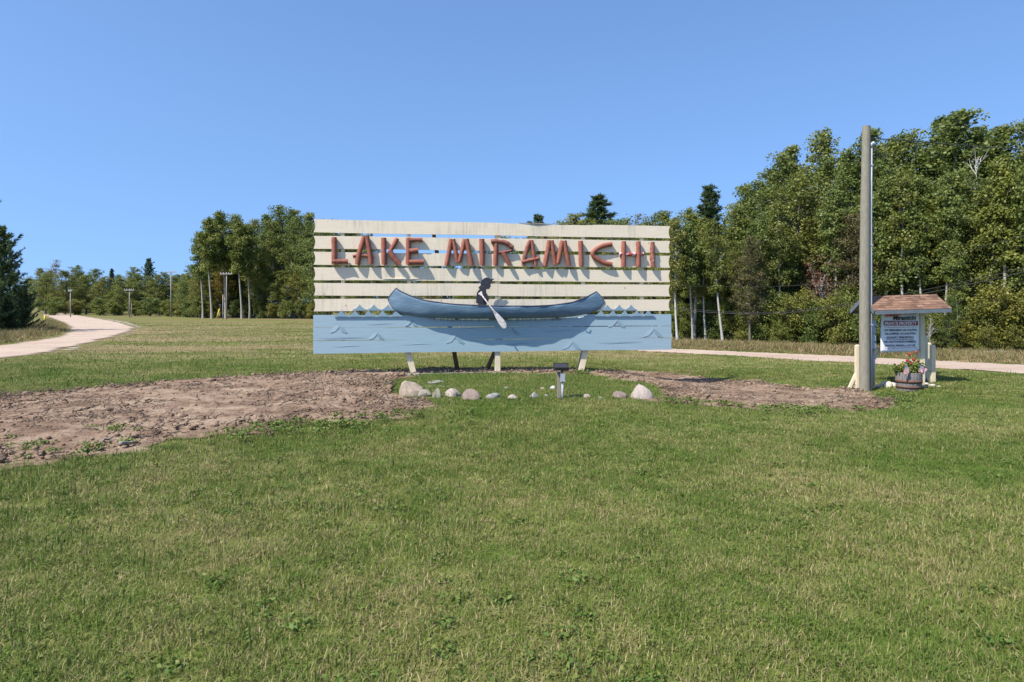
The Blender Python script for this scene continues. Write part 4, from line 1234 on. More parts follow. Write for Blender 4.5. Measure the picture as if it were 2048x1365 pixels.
far_pole(263, 607, 630.5, 0, 'short grey stub pole beside the cross arm pole', .10, 'stub_pole')
far_pole(342, 542, 628.8, 11, 'tallest far utility pole with cross arm against the dark trees', .17)
far_pole(453, 545, 639, 12, 'pale utility pole with cross arm in front of the left aspens', .15)
far_pole(446, 590, 639, 0, 'plain pale pole stub beside the aspen pole', .14, 'stub_pole')
def marker(px, yt, yb, lean, label):
    x, y, z = G(px, yb); h = (yb - yt) * y / F; e = empty('yellow_marker', (x, y, z)); tag(e, label, 'marker')
    MB().tube([(0, 0, -.1), (lean * h * .5, 0, h * .5), (lean * h, 0, h)], [.09, .09, .09], 8).build('sleeve', M['yellow'], e, True)
    MB().tube([(lean * h, 0, h - .05), (lean * h * 1.3, 0, h * 1.3)], .02, 6).build('wire', M['far_pole'], e)
marker(89.5, 631, 646, 0.0, 'upright yellow marker post beside the left road')
marker(433, 618, 638, .3, 'slanted yellow guy wire sleeve by the aspens')

# ------------------------------------------------------------------ trees
def tube_np(pts, rad, n):
    pts = np.asarray(pts, float); m = len(pts)
    t = np.gradient(pts, axis=0); t /= np.linalg.norm(t, axis=1, keepdims=True) + 1e-9
    ref = np.array([.83, .35, .43]); V = []
    for i in range(m):
        a = ref - t[i] * ref.dot(t[i]); a /= np.linalg.norm(a) + 1e-9; b = np.cross(t[i], a)
        an = 2 * np.pi * np.arange(n) / n
        V.append(pts[i] + rad[i] * (np.cos(an)[:, None] * a + np.sin(an)[:, None] * b))
    V = np.concatenate(V); k = np.arange(n); f = []
    for i in range(m - 1):
        f.append(np.stack([i * n + k, i * n + (k + 1) % n, (i + 1) * n + (k + 1) % n, (i + 1) * n + k], -1))
    return V, np.concatenate(f)

class Acc:
    def __init__(s): s.v = []; s.f = []; s.n = 0
    def add(s, V, Fq): s.v.append(V); s.f.append(Fq + s.n); s.n += len(V)
    def mesh(s, name): return mesh_np(name, np.concatenate(s.v), np.concatenate(s.f))

def decid(seed, cb=.3, R=2.2, nl=9000, ls=.13, limbs=26, tr=.13, prof='oval', lean=0.0, bend=.3, clump=.62, up=.55, multi=1, open_=0.0):
    """10 m tall broadleaf tree; returns (trunk mesh, crown mesh)"""
    rs = np.random.RandomState(seed); H = 10.0
    A = Acc(); centers = []; crad = []
    for s_i in range(multi):
        base = np.array([rs.uniform(-.35, .35), rs.uniform(-.35, .35), -.25]) * (0 if multi == 1 else 1); base[2] = -.25
        az0 = rs.uniform(0, 6.28); sp = (0 if multi == 1 else rs.uniform(.4, 1.0) * R * .55)
        k = np.linspace(0, 1, 9); hh = H * (.94 if multi == 1 else rs.uniform(.6, .92))
        path = np.stack([base[0] + lean * k * H + sp * np.cos(az0) * k ** 1.3 + bend * np.sin(k * 4 + rs.uniform(0, 6)) * k,
                         base[1] + sp * np.sin(az0) * k ** 1.3 + bend * np.sin(k * 3.3 + rs.uniform(0, 6)) * k, base[2] + k * (hh - base[2])], -1)
        rad = tr * (1 - .88 * k) * (1 + .5 * np.exp(-k * 25))
        A.add(*tube_np(path, rad, 8))
        nlimb = max(4, limbs // multi)
        for i in range(nlimb):
            t = cb + (1 - cb) * ((i + rs.uniform(0, .9)) / nlimb) * .98
            q = (t - cb) / (1 - cb)
            if prof == 'oval': w = math.sin(math.pi * (.12 + .84 * q)) ** .7
            elif prof == 'cone': w = (1 - q) ** .75 * .95 + .1
            elif prof == 'top': w = (q ** .5) * (1 - .55 * max(0, q - .55) / .45)
            else: w = (1 - q ** 3) ** .5
            L = R * w * rs.uniform(.65, 1.12); az = i * 2.4 + rs.uniform(-.5, .5)
            p0 = np.array([np.interp(t, k, path[:, c]) for c in range(3)])
            el = up + .5 * q + rs.uniform(-.2, .2)
            d = np.array([math.cos(az) * math.cos(el), math.sin(az) * math.cos(el), math.sin(el)])
            m = np.linspace(0, 1, 5)[:, None]
            lp = p0 + d * L * m + np.array([0, 0, -.18 * L]) * m ** 2 + rs.normal(size=(5, 3)) * .05 * m
            r0 = max(.012, np.interp(t, k, rad) * .5)
            A.add(*tube_np(lp, r0 * (1 - .8 * m[:, 0]), 5))
            for j in range(int(4 + L * 1.9)):
                f = rs.uniform(.35, 1.05); c = p0 + d * L * f + np.array([0, 0, -.18 * L * f * f]) + rs.normal(size=3) * .26 * L * .5
                c[2] = min(c[2], H * .985 - .2)
                centers.append(c); crad.append(clump * rs.uniform(.4, 1.2) * (.75 + .25 * w) * (1 - .22 * q))
                if j % 2 == 0:
                    e0 = p0 + d * L * max(.2, f - .3); A.add(*tube_np(np.array([e0, (e0 + c) / 2 + rs.normal(size=3) * .03, c]), np.array([.018, .013, .007]), 4))
        centers.append(path[-1] + np.array([0, 0, .15])); crad.append(clump * .6)
    C = np.array(centers); Rr = np.array(crad)
    pr = Rr ** 2; pr /= pr.sum(); idx = rs.choice(len(C), nl, p=pr)
    v = rs.normal(size=(nl, 3)); v /= np.linalg.norm(v, axis=1, keepdims=True)
    rr = rs.uniform(0, 1, nl) ** .45
    P_ = C[idx] + v * (rr * Rr[idx])[:, None] * np.array([1.0, 1.0, .68])
    P_[:, 2] = np.maximum(P_[:, 2], .15)
    nr = v * .8 + rs.normal(size=(nl, 3)) * .75 + np.array([0, 0, .55])
    V, Fq = leaf_cards(P_, nr, ls, rs, .78)
    ctint = rs.uniform(.1, .9, len(C)); tint = np.clip(ctint[idx] * .55 + rs.uniform(0, .5, nl), 0, 1)
    zmax = V[:, 2].max()
    me = mesh_np('crown', V, Fq); tint_attr(me, np.repeat(tint, 4))
    return A.mesh('trunk'), me, zmax

def pine(seed, R=2.6, dens=1.0, cb=.08, spread=.35, tuft=.20, top=.15):
    rs = np.random.RandomState(seed); H = 10.0; A = Acc(); tc = []; td = []
    k = np.linspace(0, 1, 8); path = np.stack([.12 * np.sin(k * 5), .1 * np.cos(k * 4), -.25 + k * (H * .97 + .25)], -1)
    A.add(*tube_np(path, .17 * (1 - .92 * k), 8))
    nw = int(26 * dens)
    for w in range(nw):
        t = cb + (1 - cb) * (w / nw) ** .92; q = (t - cb) / (1 - cb)
        L0 = R * ((1 - q) ** .8 * (.82 + .3 * math.sin(w * 2.1)) + .06)
        for b in range(6):
            az = b * 1.047 + w * .7 + rs.uniform(-.35, .35); L = L0 * rs.uniform(.55, 1.15); el = -.05 + spread * q * 2 + rs.uniform(-.12, .18)
            d = np.array([math.cos(az) * math.cos(el), math.sin(az) * math.cos(el), math.sin(el)])
            p0 = np.array([np.interp(t, k, path[:, c]) for c in range(3)]); m = np.linspace(0, 1, 5)[:, None]
            lp = p0 + d * L * m + np.array([0, 0, .28 * L]) * m ** 2.2
            A.add(*tube_np(lp, .035 * (1 - .75 * m[:, 0]) * (1.2 - q), 4))
            nt_ = int(6 + L * 13)
            for j in range(nt_):
                f = rs.uniform(.18, 1.02); c = p0 + d * L * f + np.array([0, 0, .28 * L * f ** 2.2])
                side = np.cross(d, [0, 0, 1]) * rs.normal() * .22 * L * (1.1 - f); c = c + side + rs.normal(size=3) * .05
                tc.append(c); td.append(d * .8 + np.array([0, 0, .5]) + side / (L + .1) * 2.0 + rs.normal(size=3) * .25)
    tc.append(path[-1]); td.append(np.array([0, 0, 1.0]))
    tc = np.array(tc); td = np.array(td); td /= np.linalg.norm(td, axis=1, keepdims=True)
    per = 9; n = len(tc) * per
    c = np.repeat(tc, per, 0); d = np.repeat(td, per, 0) + rs.normal(size=(n, 3)) * .55; d /= np.linalg.norm(d, axis=1, keepdims=True)
    sd_ = np.cross(d, rs.normal(size=(n, 3))); sd_ /= np.linalg.norm(sd_, axis=1, keepdims=True) + 1e-9
    ln = tuft * rs.uniform(.7, 1.3, n)[:, None]
    V = np.empty((n, 3, 3), np.float32); V[:, 0] = c - sd_ * .03; V[:, 1] = c + sd_ * .03; V[:, 2] = c + d * ln
    V = V.reshape(-1, 3)
    me = mesh_np('crown', V, np.arange(3 * n).reshape(n, 3))
    tt = np.clip(np.repeat(rs.uniform(.05, .75, len(tc)), per) + rs.uniform(-.1, .25, n), 0, 1); tint_attr(me, np.repeat(tt, 3))
    return A.mesh('trunk'), me, V[:, 2].max()

def bare(seed, R=3.2, limbs=30):
    rs = np.random.RandomState(seed); A = Acc(); k = np.linspace(0, 1, 8)
    path = np.stack([.5 * np.sin(k * 2.2), .3 * np.sin(k * 3), -.25 + k * 10.2], -1); rad = .075 * (1 - .9 * k); A.add(*tube_np(path, rad, 7))
    for i in range(limbs):
        t = rs.uniform(.25, .95); az = i * 2.4; el = rs.uniform(.7, 1.25); L = R * rs.uniform(.5, 1.1) * (1.2 - t)
        d = np.array([math.cos(az) * math.cos(el), math.sin(az) * math.cos(el), math.sin(el)]); p0 = np.array([np.interp(t, k, path[:, c]) for c in range(3)])
        m = np.linspace(0, 1, 5)[:, None]; lp = p0 + d * L * m + rs.normal(size=(5, 3)) * .08 * m
        A.add(*tube_np(lp, .035 * (1 - .8 * m[:, 0]), 4))
        for j in range(4):
            f = rs.uniform(.3, .95); c = p0 + d * L * f; e_ = c + (d + rs.normal(size=3) * .6) * .35 * L
            A.add(*tube_np(np.array([c, (c + e_) / 2, e_]), np.array([.016, .012, .006]), 4))
    return A.mesh('trunk'), None, 10.0

PROTO = {}
def proto(key, data, bark, leaf): PROTO[key] = (data, M[bark], M[leaf] if leaf else None)
for i in range(4): proto('aspen%d' % i, decid(100 + i, (.30, .22, .34, .26)[i], (1.75, 1.95, 1.6, 2.0)[i], 10500, .112, 40, .12, 'oval', 0, .35, (.52, .56, .50, .60)[i], .72), 'bark_pale', ('leaf_green', 'leaf_mid', 'leaf_green', 'leaf_mid')[i])
for i in range(3): proto('tall%d' % i, decid(120 + i, .46, 1.6, 7000, .15, 24, .11, 'oval', (-.035, -.05, -.02)[i], .2, .60, .8), 'bark_pale', 'leaf_green')
for i in range(3): proto('maple%d' % i, decid(140 + i, .13, 2.7, 12500, .13, 46, .16, 'oval', 0, .3, .60, .5), 'bark', 'leaf_green')
for i in range(2): proto('olive%d' % i, decid(160 + i, .16, 2.5, 11000, .125, 44, .14, 'oval', 0, .3, .58, .55), 'bark', 'leaf_olive')
proto('yellow0', decid(170, .15, 2.5, 10000, .14, 34, .14, 'oval', 0, .25, .7, .5), 'bark', 'leaf_yellow')
proto('brown0', decid(180, .2, 2.3, 7500, .125, 34, .13, 'oval', 0, .3, .6, .6), 'bark', 'leaf_brown')
proto('orange0', decid(185, .2, 2.3, 6000, .13, 30, .12, 'oval', 0, .3, .6, .6), 'bark', 'leaf_orange')
for i in range(2): proto('birch%d' % i, decid(190 + i, .40, 1.5, 5200, .125, 24, .105, 'oval', (-.10, .05)[i], .25, .55, .75), 'bark_birch', 'leaf_olive')
for i in range(3): proto('bush%d' % i, decid(200 + i, .06, 4.6, 10000, .30, 40, .13, 'dome', 0, .4, 1.25, .6, 5), 'bark', ('leaf_green', 'leaf_olive', 'leaf_green')[i])
proto('redbush0', decid(210, .15, 4.0, 1700, .26, 40, .12, 'dome', 0, .5, 1.1, .7, 6), 'bark_birch', 'leaf_red')
proto('sparse0', decid(215, .25, 2.2, 2600, .12, 34, .10, 'oval', 0, .3, .6, .7), 'bark_pale', 'leaf_brown')
proto('pine0', pine(220, 2.5), 'bark', 'needle'); proto('pine1', pine(221, 2.0, 1.1, .06, .42), 'bark', 'needle_dark'); proto('pine2', pine(222, 3.3, 1.15, .04, .3, .26), 'bark', 'needle_light')
proto('juniper0', pine(230, 4.2, 1.2, .02, .55, .34), 'bark', 'needle_dark')
proto('bare0', bare(240), 'bark_birch', None)
MESH_READY = {}
KINDNAME = {'aspen': 'aspen_tree', 'tall': 'aspen_tree', 'maple': 'maple_tree', 'olive': 'broadleaf_tree', 'yellow': 'broadleaf_tree', 'brown': 'broadleaf_tree', 'orange': 'broadleaf_tree', 'birch': 'birch_tree',
            'bush': 'shrub', 'redbush': 'shrub', 'sparse': 'broadleaf_tree', 'pine': 'pine_tree', 'juniper': 'juniper_shrub', 'bare': 'dead_tree'}
GW_R, GW_L, GW_F, GW_B = 'trees of the right woods', 'trees of the left grove', 'trees along the far left edge', 'trees behind the big sign'
trng = random.Random(77)
def tree(px, Y, top, key, label, group, w=1.0, rot=None):
    if group in (GW_L, 'shrubs under the left grove'): Y *= 1.2
    (tm, cm, zmax), bark, leaf = PROTO[key]
    x = (px - CX) * Y / F; g = float(terrain(x, Y)); H = CAM_Z + (HZ - top) * Y / F - g
    kind = key.rstrip('0123456789')
    e = empty(KINDNAME[kind], (x, Y, g), trng.uniform(0, 6.28) if rot is None else rot)
    s = H / zmax; e.scale = (s * w, s * w, s)
    a = link('trunk', tm, bark, e)
    if key not in MESH_READY:
        tm.polygons.foreach_set('use_smooth', np.ones(len(tm.polygons), bool)); MESH_READY[key] = 1
    if cm is not None:
        c = link('crown', cm, leaf, e); c['kind'] = 'stuff'
    cat = 'shrub' if kind in ('bush', 'redbush', 'juniper') else 'tree'
    return tag(e, label, cat, group)

A3 = lambda i: 'aspen%d' % (i % 4)
ORD = 'first second third fourth fifth sixth seventh eighth ninth tenth eleventh twelfth thirteenth fourteenth fifteenth'.split()
def count_from(px, xs, ref_l, txt_l, ref_r, txt_r, name):
    """label that counts the members of a row away from a landmark"""
    if px < ref_l:
        k = sorted([x for x in xs if x < ref_l], reverse=True).index(px); return '%s %s %s' % (ORD[k], name, txt_l)
    k = sorted([x for x in xs if x >= ref_l]).index(px); return '%s %s %s' % (ORD[k], name, txt_r)
# --- right woods: named individuals
tree(1425, 52, 364, 'pine1', 'dark pine rising above the right woods just right of the sign', GW_R, 1.5)
tree(1447, 38.5, 436, 'birch0', 'leaning white birch trunk at the front of the right woods', GW_R, 1.0, 0.0)
tree(1356, 39, 432, 'birch1', 'slim birch at the woods edge touching the right end of the sign', GW_R, 1.0, 2.6)
tree(1500, 37.5, 470, 'brown0', 'brownish tinged tree right of the leaning white birch', GW_R, .9)
tree(1708, 37, 425, 'brown0', 'brownish tree crown just left of the utility pole', GW_R, 1.0)
tree(1606, 41, 350, 'olive0', 'broad yellow green tree in the middle of the right woods', GW_R, 1.25)
tree(1645, 38.5, 500, 'redbush0', 'dying red brown shrub with pale bare branches left of the pole', GW_R, 1.0)
tree(1628, 50, 258, 'aspen1', 'tallest aspen left of the utility pole, standing above its neighbours', GW_R, 1.1)
tree(1925, 41, 220, 'aspen2', 'tallest aspen at the right above the kiosk', GW_R, 1.3)
tree(1952, 39.0, 296, 'bare0', 'dead white barked tree with bare branches above the kiosk', GW_R, .75)
tree(1862, 27.5, 632, 'bare0', 'small dead white sapling behind the cream fence posts', GW_R, .9)
tree(2020, 36, 330, 'birch1', 'white trunked birch near the right edge of the photo', GW_R, 1.1, 1.0)
tree(1900, 31.5, 590, 'maple1', 'low dark maple sapling right behind the kiosk roof', GW_R, .9)
ROW = [(1322, 47, 420), (1345, 44, 428), (1388, 41, 424), (1375, 47, 416), (1405, 44, 432), (1462, 44, 410), (1490, 46, 366), (1512, 45, 352), (1540, 48, 332), (1566, 47, 300), (1595, 52, 288), (1662, 47, 303), (1690, 45, 290), (1712, 48, 300),
                                 (1752, 44, 256), (1776, 47, 275), (1800, 43, 262), (1834, 42, 264), (1868, 43, 236), (1896, 45, 258), (1962, 41, 246), (1990, 44, 262), (2006, 42, 244), (2044, 41, 240), (2085, 42, 235), (2140, 42, 250), (2200, 42, 245)]
for i, (px, Y, top) in enumerate(ROW):
    tree(px, Y, top + trng.uniform(-8, 8), A3(i), count_from(px, [q[0] for q in ROW], 1729, 'counted leftward from the utility pole', 1729, 'counted rightward from the utility pole', 'tall aspen crown of the right woods'), GW_R, trng.uniform(1.0, 1.35))
ROW = [(1535, 40, 420), (1570, 40, 470), (1670, 41, 400), (1745, 38, 380), (1785, 37, 360), (1828, 36, 350), (1870, 35.5, 380), (1905, 36, 340), (1945, 34.5, 420), (1985, 35, 350), (2030, 34.5, 370), (2075, 33, 360), (2125, 33, 330), (2190, 33, 330), (1480, 42, 480), (1425, 43, 500), (1360, 45, 500)]
for i, (px, Y, top) in enumerate(ROW):
    tree(px, Y, top, ('maple0', 'maple1', 'olive1', 'maple2')[i % 4], count_from(px, [q[0] for q in ROW], 1729, 'counted leftward from the utility pole', 1729, 'counted rightward from the utility pole', 'mid height leafy tree fronting the right woods'), GW_R, trng.uniform(.95, 1.2))
for i, (px, Y, top) in enumerate([(1320, 54, 470), (1380, 54, 470), (1440, 53, 450), (1500, 53, 430), (1560, 54, 400), (1620, 55, 380), (1680, 54, 380), (1740, 52, 360), (1800, 51, 350), (1860, 50, 340), (1920, 50, 330), (1980, 49, 330), (2040, 48, 330), (2110, 47, 330), (2190, 46, 330), (2270, 44, 330)]):
    tree(px, Y, top, ('maple2', 'maple0')[i % 2], 'dark tree in the shaded depth of the right woods', GW_R, 1.2)
ROW = [(1386, 39.5, 440, 'tall0'), (1412, 40, 455, 'birch1'), (1522, 38, 430, 'tall1'), (1556, 38.5, 400, 'birch1'), (1668, 37.5, 370, 'tall2'), (1768, 36, 330, 'tall0'), (1812, 35, 340, 'birch1'), (1846, 34.5, 400, 'tall1'), (1888, 34, 370, 'tall2'), (1918, 33, 480, 'tall0'), (1972, 33.5, 330, 'birch0'), (2012, 33, 300, 'tall1'), (2062, 32, 310, 'tall2')]
for px, Y, top, k in ROW:
    tree(px, Y, top, k, count_from(px, [q[0] for q in ROW], 1729, 'counted leftward from the utility pole', 1729, 'counted rightward from the utility pole', 'pale trunked tree at the woods edge'), GW_R, .9)
GS = 'shrubs along the front of the right woods'
ROW = [(1405, 41.5, 610, 0), (1530, 38, 600, 2), (1580, 37.5, 585, 1), (1625, 37, 600, 0), (1665, 36.5, 585, 1), (1700, 36, 600, 0), (1560, 37, 640, 2), (1735, 35, 610, 0), (1770, 34.5, 590, 2), (1805, 34, 600, 0), (1842, 33.5, 610, 2)]
for i, (px, Y, top, k) in enumerate(ROW):
    tree(px, Y, top, 'bush%d' % k, count_from(px, [q[0] for q in ROW], 1729, 'counted leftward from the utility pole', 1729, 'behind the kiosk counted rightward', 'leafy undergrowth shrub'), GS, trng.uniform(.8, 1.1))
ROW = [(1880, 32.5, 620, 1), (1925, 31.5, 636, 1), (1960, 31.5, 600, 1), (2000, 31, 560, 1), (2040, 30.5, 575, 1), (2085, 30, 560, 1), (1975, 30.5, 650, 1), (2030, 30, 645, 1), (2150, 29.5, 580, 1), (2230, 29, 560, 1)]
for i, (px, Y, top, k) in enumerate(ROW):
    tree(px, Y, top, 'bush%d' % k, count_from(px, [q[0] for q in ROW], 0, '', 0, 'counted rightward from the kiosk roof', 'olive yellow undergrowth shrub'), GS, trng.uniform(.8, 1.1))
ROW = [(1350, 42, 612), (1376, 41.5, 600), (1432, 40.5, 604), (1462, 40, 590), (1490, 39, 612), (1512, 38.6, 585), (1548, 38, 575), (1602, 38, 570), (1646, 37.4, 590), (1684, 36.8, 560)]
for i, (px, Y, top) in enumerate(ROW):
    tree(px, Y, top, 'bush%d' % (i % 3), count_from(px, [q[0] for q in ROW], 0, '', 0, 'counted rightward from the sign', 'bright undergrowth bush under the right woods'), GS, .85)
# --- behind the sign
tree(1200, 82, 384, 'pine1', 'round topped dark pine showing above the right half of the sign', GW_B, 2.2)
tree(1075, 92, 426, 'pine0', 'small pine tip poking up alone above the sign', GW_B, 1.3)
tree(1268, 60, 424, 'sparse0', 'thin brownish tree showing above the sign right of the pine', GW_B, 1.2)
tree(1142, 70, 424, 'olive0', 'yellow green tree showing above the sign left of the round pine', GW_B, 1.1)
ROW = [(1120, 72, 440), (1165, 66, 436), (1228, 64, 436), (1250, 70, 432), (1298, 56, 444), (1310, 52, 430)]
for i, (px, Y, top) in enumerate(ROW):
    tree(px, Y, top, ('maple1', 'olive1', 'maple0')[i % 3], count_from(px, [q[0] for q in ROW], 0, '', 0, 'counted from the left', 'leafy treetop just clearing the right part of the sign'), GW_B, 1.1)
for i, (px, Y, top) in enumerate([(655, 100, 436), (685, 98, 445), (715, 100, 456), (740, 98, 470), (765, 96, 512), (800, 95, 514), (835, 95, 516), (870, 94, 513), (905, 92, 516), (940, 90, 512), (968, 88, 478), (1000, 86, 470), (1035, 84, 474), (1065, 80, 472), (1095, 76, 468),
                                  (1010, 70, 520), (1060, 66, 520), (1110, 62, 520), (1160, 58, 510), (1210, 55, 500), (1260, 51, 490), (1300, 48, 490), (930, 76, 540), (860, 82, 540), (790, 86, 545), (720, 90, 530), (660, 94, 520)]):
    tree(px, Y, top, ('maple0', 'maple1', 'maple2', 'olive0')[i % 4], 'green tree seen through the gaps between the sign slats', GW_B, 1.25)
# --- left grove
for i, (px, Y, top, k, lab) in enumerate([(424, 97, 432, 'tall0', 'bare trunked aspen at the left end of the left grove'), (452, 99, 419, 'tall1', 'tall aspen behind the pale cross arm pole'), (484, 97, 440, 'tall0', 'pale straight aspen trunk right of the cross arm pole'),
                                          (500, 98, 446, 'tall2', 'second pale aspen trunk right of the cross arm pole'), (406, 100, 462, 'tall2', 'outermost thin aspen overhanging the left of the grove')]):
    tree(px, Y, top, k, lab, GW_L, 1.0, trng.uniform(-.3, .3))
tree(566, 104, 407, 'maple1', 'tallest rounded tree of the left grove', GW_L, 1.0)
tree(442, 104, 510, 'orange0', 'orange tinged tree in the shade of the left grove', GW_L, 1.1)
ROW = [(430, 108, 436), (465, 106, 425), (478, 109, 446), (515, 104, 436), (530, 108, 428), (548, 101, 440), (585, 108, 418), (600, 100, 428), (622, 104, 424), (640, 101, 440), (612, 99, 440)]
for i, (px, Y, top) in enumerate(ROW):
    tree(px, Y, top, A3(i), count_from(px, [q[0] for q in ROW], 0, '', 0, 'counted from its left end', 'tall green aspen of the left grove'), GW_L, trng.uniform(1.0, 1.3))
ROW = [(385, 108, 528), (400, 102, 540), (372, 112, 548), (470, 110, 500), (510, 110, 490), (550, 110, 480), (590, 110, 470), (630, 108, 470), (525, 100, 520), (560, 99, 540), (593, 98.5, 530), (620, 98, 540), (645, 97, 540)]
for i, (px, Y, top) in enumerate(ROW):
    tree(px, Y, top, ('maple2', 'olive1', 'maple0')[i % 3], count_from(px, [q[0] for q in ROW], 0, '', 0, 'counted from its left end', 'lower leafy tree of the left grove'), GW_L, 1.15)
ROW = [(400, 101, 590), (418, 101, 600), (470, 102, 598), (520, 99, 600), (545, 98, 604), (572, 97, 598), (600, 97, 600), (625, 96, 604), (645, 95, 600), (380, 106, 592), (498, 101, 604)]
for i, (px, Y, top) in enumerate(ROW):
    tree(px, Y, top, 'bush%d' % (i % 3), count_from(px, [q[0] for q in ROW], 0, '', 0, 'counted from its left end', 'low shrub at the foot of the left grove'), 'shrubs under the left grove', 1.0)
ROW = [(395, 107, 560), (412, 106, 545), (428, 107, 540), (446, 106, 560), (462, 107, 545), (480, 106, 550), (496, 107, 540), (512, 106, 545), (530, 106, 550), (375, 113, 575), (360, 116, 580), (415, 113, 520), (450, 114, 510), (490, 114, 505)]
for i, (px, Y, top) in enumerate(ROW):
    tree(px, Y, top, ('olive1', 'maple2', 'maple0', 'olive0')[i % 4], count_from(px, [q[0] for q in ROW], 0, '', 0, 'from the left', 'young tree behind the pale trunks of the left grove'), GW_L, 1.25)
# --- far left edge
FL = [(78, 150, 535, 'olive0', 'pale olive tree right of the big left pine'), (108, 150, 518, 'sparse0', 'thin feathery tree against the sky at far left'), (100, 155, 540, 'yellow0', 'yellowish tree behind the feathery tree at far left'),
      (152, 145, 529, 'maple1', 'round dark maple at the far left edge'), (195, 150, 537, 'maple2', 'green maple between the round maple and the narrow dark pine'), (222, 140, 536, 'pine1', 'narrow dark pine in the far left tree line'),
      (268, 140, 533, 'olive1', 'olive treetop behind the bright yellow tree'), (258, 122, 556, 'yellow0', 'bright yellow green tree in the far left tree line'), (299, 125, 515, 'pine0', 'taller pine standing out of the far left tree line'),
      (330, 128, 543, 'maple0', 'dark leafy tree behind the tallest far pole'), (355, 126, 548, 'maple2', 'green tree right of the tallest far pole'), (310, 118, 560, 'pine1', 'dark pine mass left of the tallest far pole'),
      (282, 116, 575, 'juniper0', 'dark rounded evergreen between the two cross arm poles'), (180, 130, 577, 'juniper0', 'blue grey rounded evergreen near the leftmost far pole'), (128, 135, 575, 'bush1', 'light green shrub left of the leftmost far pole'),
      (215, 128, 585, 'bush0', 'green shrub below the narrow dark pine'), (240, 120, 595, 'bush2', 'low green shrub under the bright yellow tree'), (325, 112, 590, 'bush0', 'low shrub in front of the dark evergreens'),
      (355, 112, 585, 'sparse0', 'reddish thin shrub right of the tallest far pole'), (100, 140, 590, 'bush0', 'shrub at the far end of the left road'), (60, 140, 570, 'maple0', 'green tree half hidden by the left junipers'),
      (30, 120, 540, 'maple1', 'green tree behind the big left pine'), (160, 160, 545, 'maple0', 'green tree in the back row behind the round maple'), (240, 160, 548, 'maple1', 'green tree in the back row behind the narrow pine')]
for px, Y, top, k, lab in FL: tree(px, Y * 1.4, top, k, lab, GW_F, 1.15)
ROW = [(92, 165, 545), (130, 160, 540), (172, 165, 548), (205, 158, 552), (238, 155, 556), (275, 160, 545), (318, 150, 548), (345, 152, 552), (372, 145, 545), (388, 138, 552)]
for i, (px, Y, top) in enumerate(ROW):
    tree(px, Y, top, ('maple0', 'olive0', 'maple1', 'olive1', 'maple2')[i % 5], count_from(px, [q[0] for q in ROW], 0, '', 0, 'counted from the left road', 'rounded leafy tree of the far left tree line'), GW_F, 1.5)
ROW = [(110, 150, 592), (150, 152, 596), (200, 148, 594), (228, 146, 600), (270, 142, 598), (300, 140, 594), (338, 138, 598), (368, 134, 592)]
for i, (px, Y, top) in enumerate(ROW):
    tree(px, Y, top, 'bush%d' % (i % 3), count_from(px, [q[0] for q in ROW], 0, '', 0, 'from the road', 'low shrub at the foot of the far left trees'), GW_F, 1.3)
for i, px in enumerate(range(60, 400, 34)):
    tree(px, 245, 556 + (i % 3) * 6, ('maple2', 'maple0', 'olive1')[i % 3], 'distant green tree in the back row at far left', GW_F, 1.4)
tree(-58, 52, 300, 'pine2', 'big dark pine cut off by the left edge of the photo', 'evergreens at the left edge', .75, .4)
tree(2, 50, 448, 'pine2', 'lower blue green pine in front of the big left pine', 'evergreens at the left edge', .95, 1.9)
tree(48, 52, 568, 'juniper0', 'dark juniper shrub beside the left road', 'evergreens at the left edge', .8)
tree(15, 48, 585, 'juniper0', 'dark juniper shrub under the big left pine', 'evergreens at the left edge', .9)
tree(-60, 46, 480, 'pine2', 'pine outside the left edge behind the gravel road', 'evergreens at the left edge', 1.0)

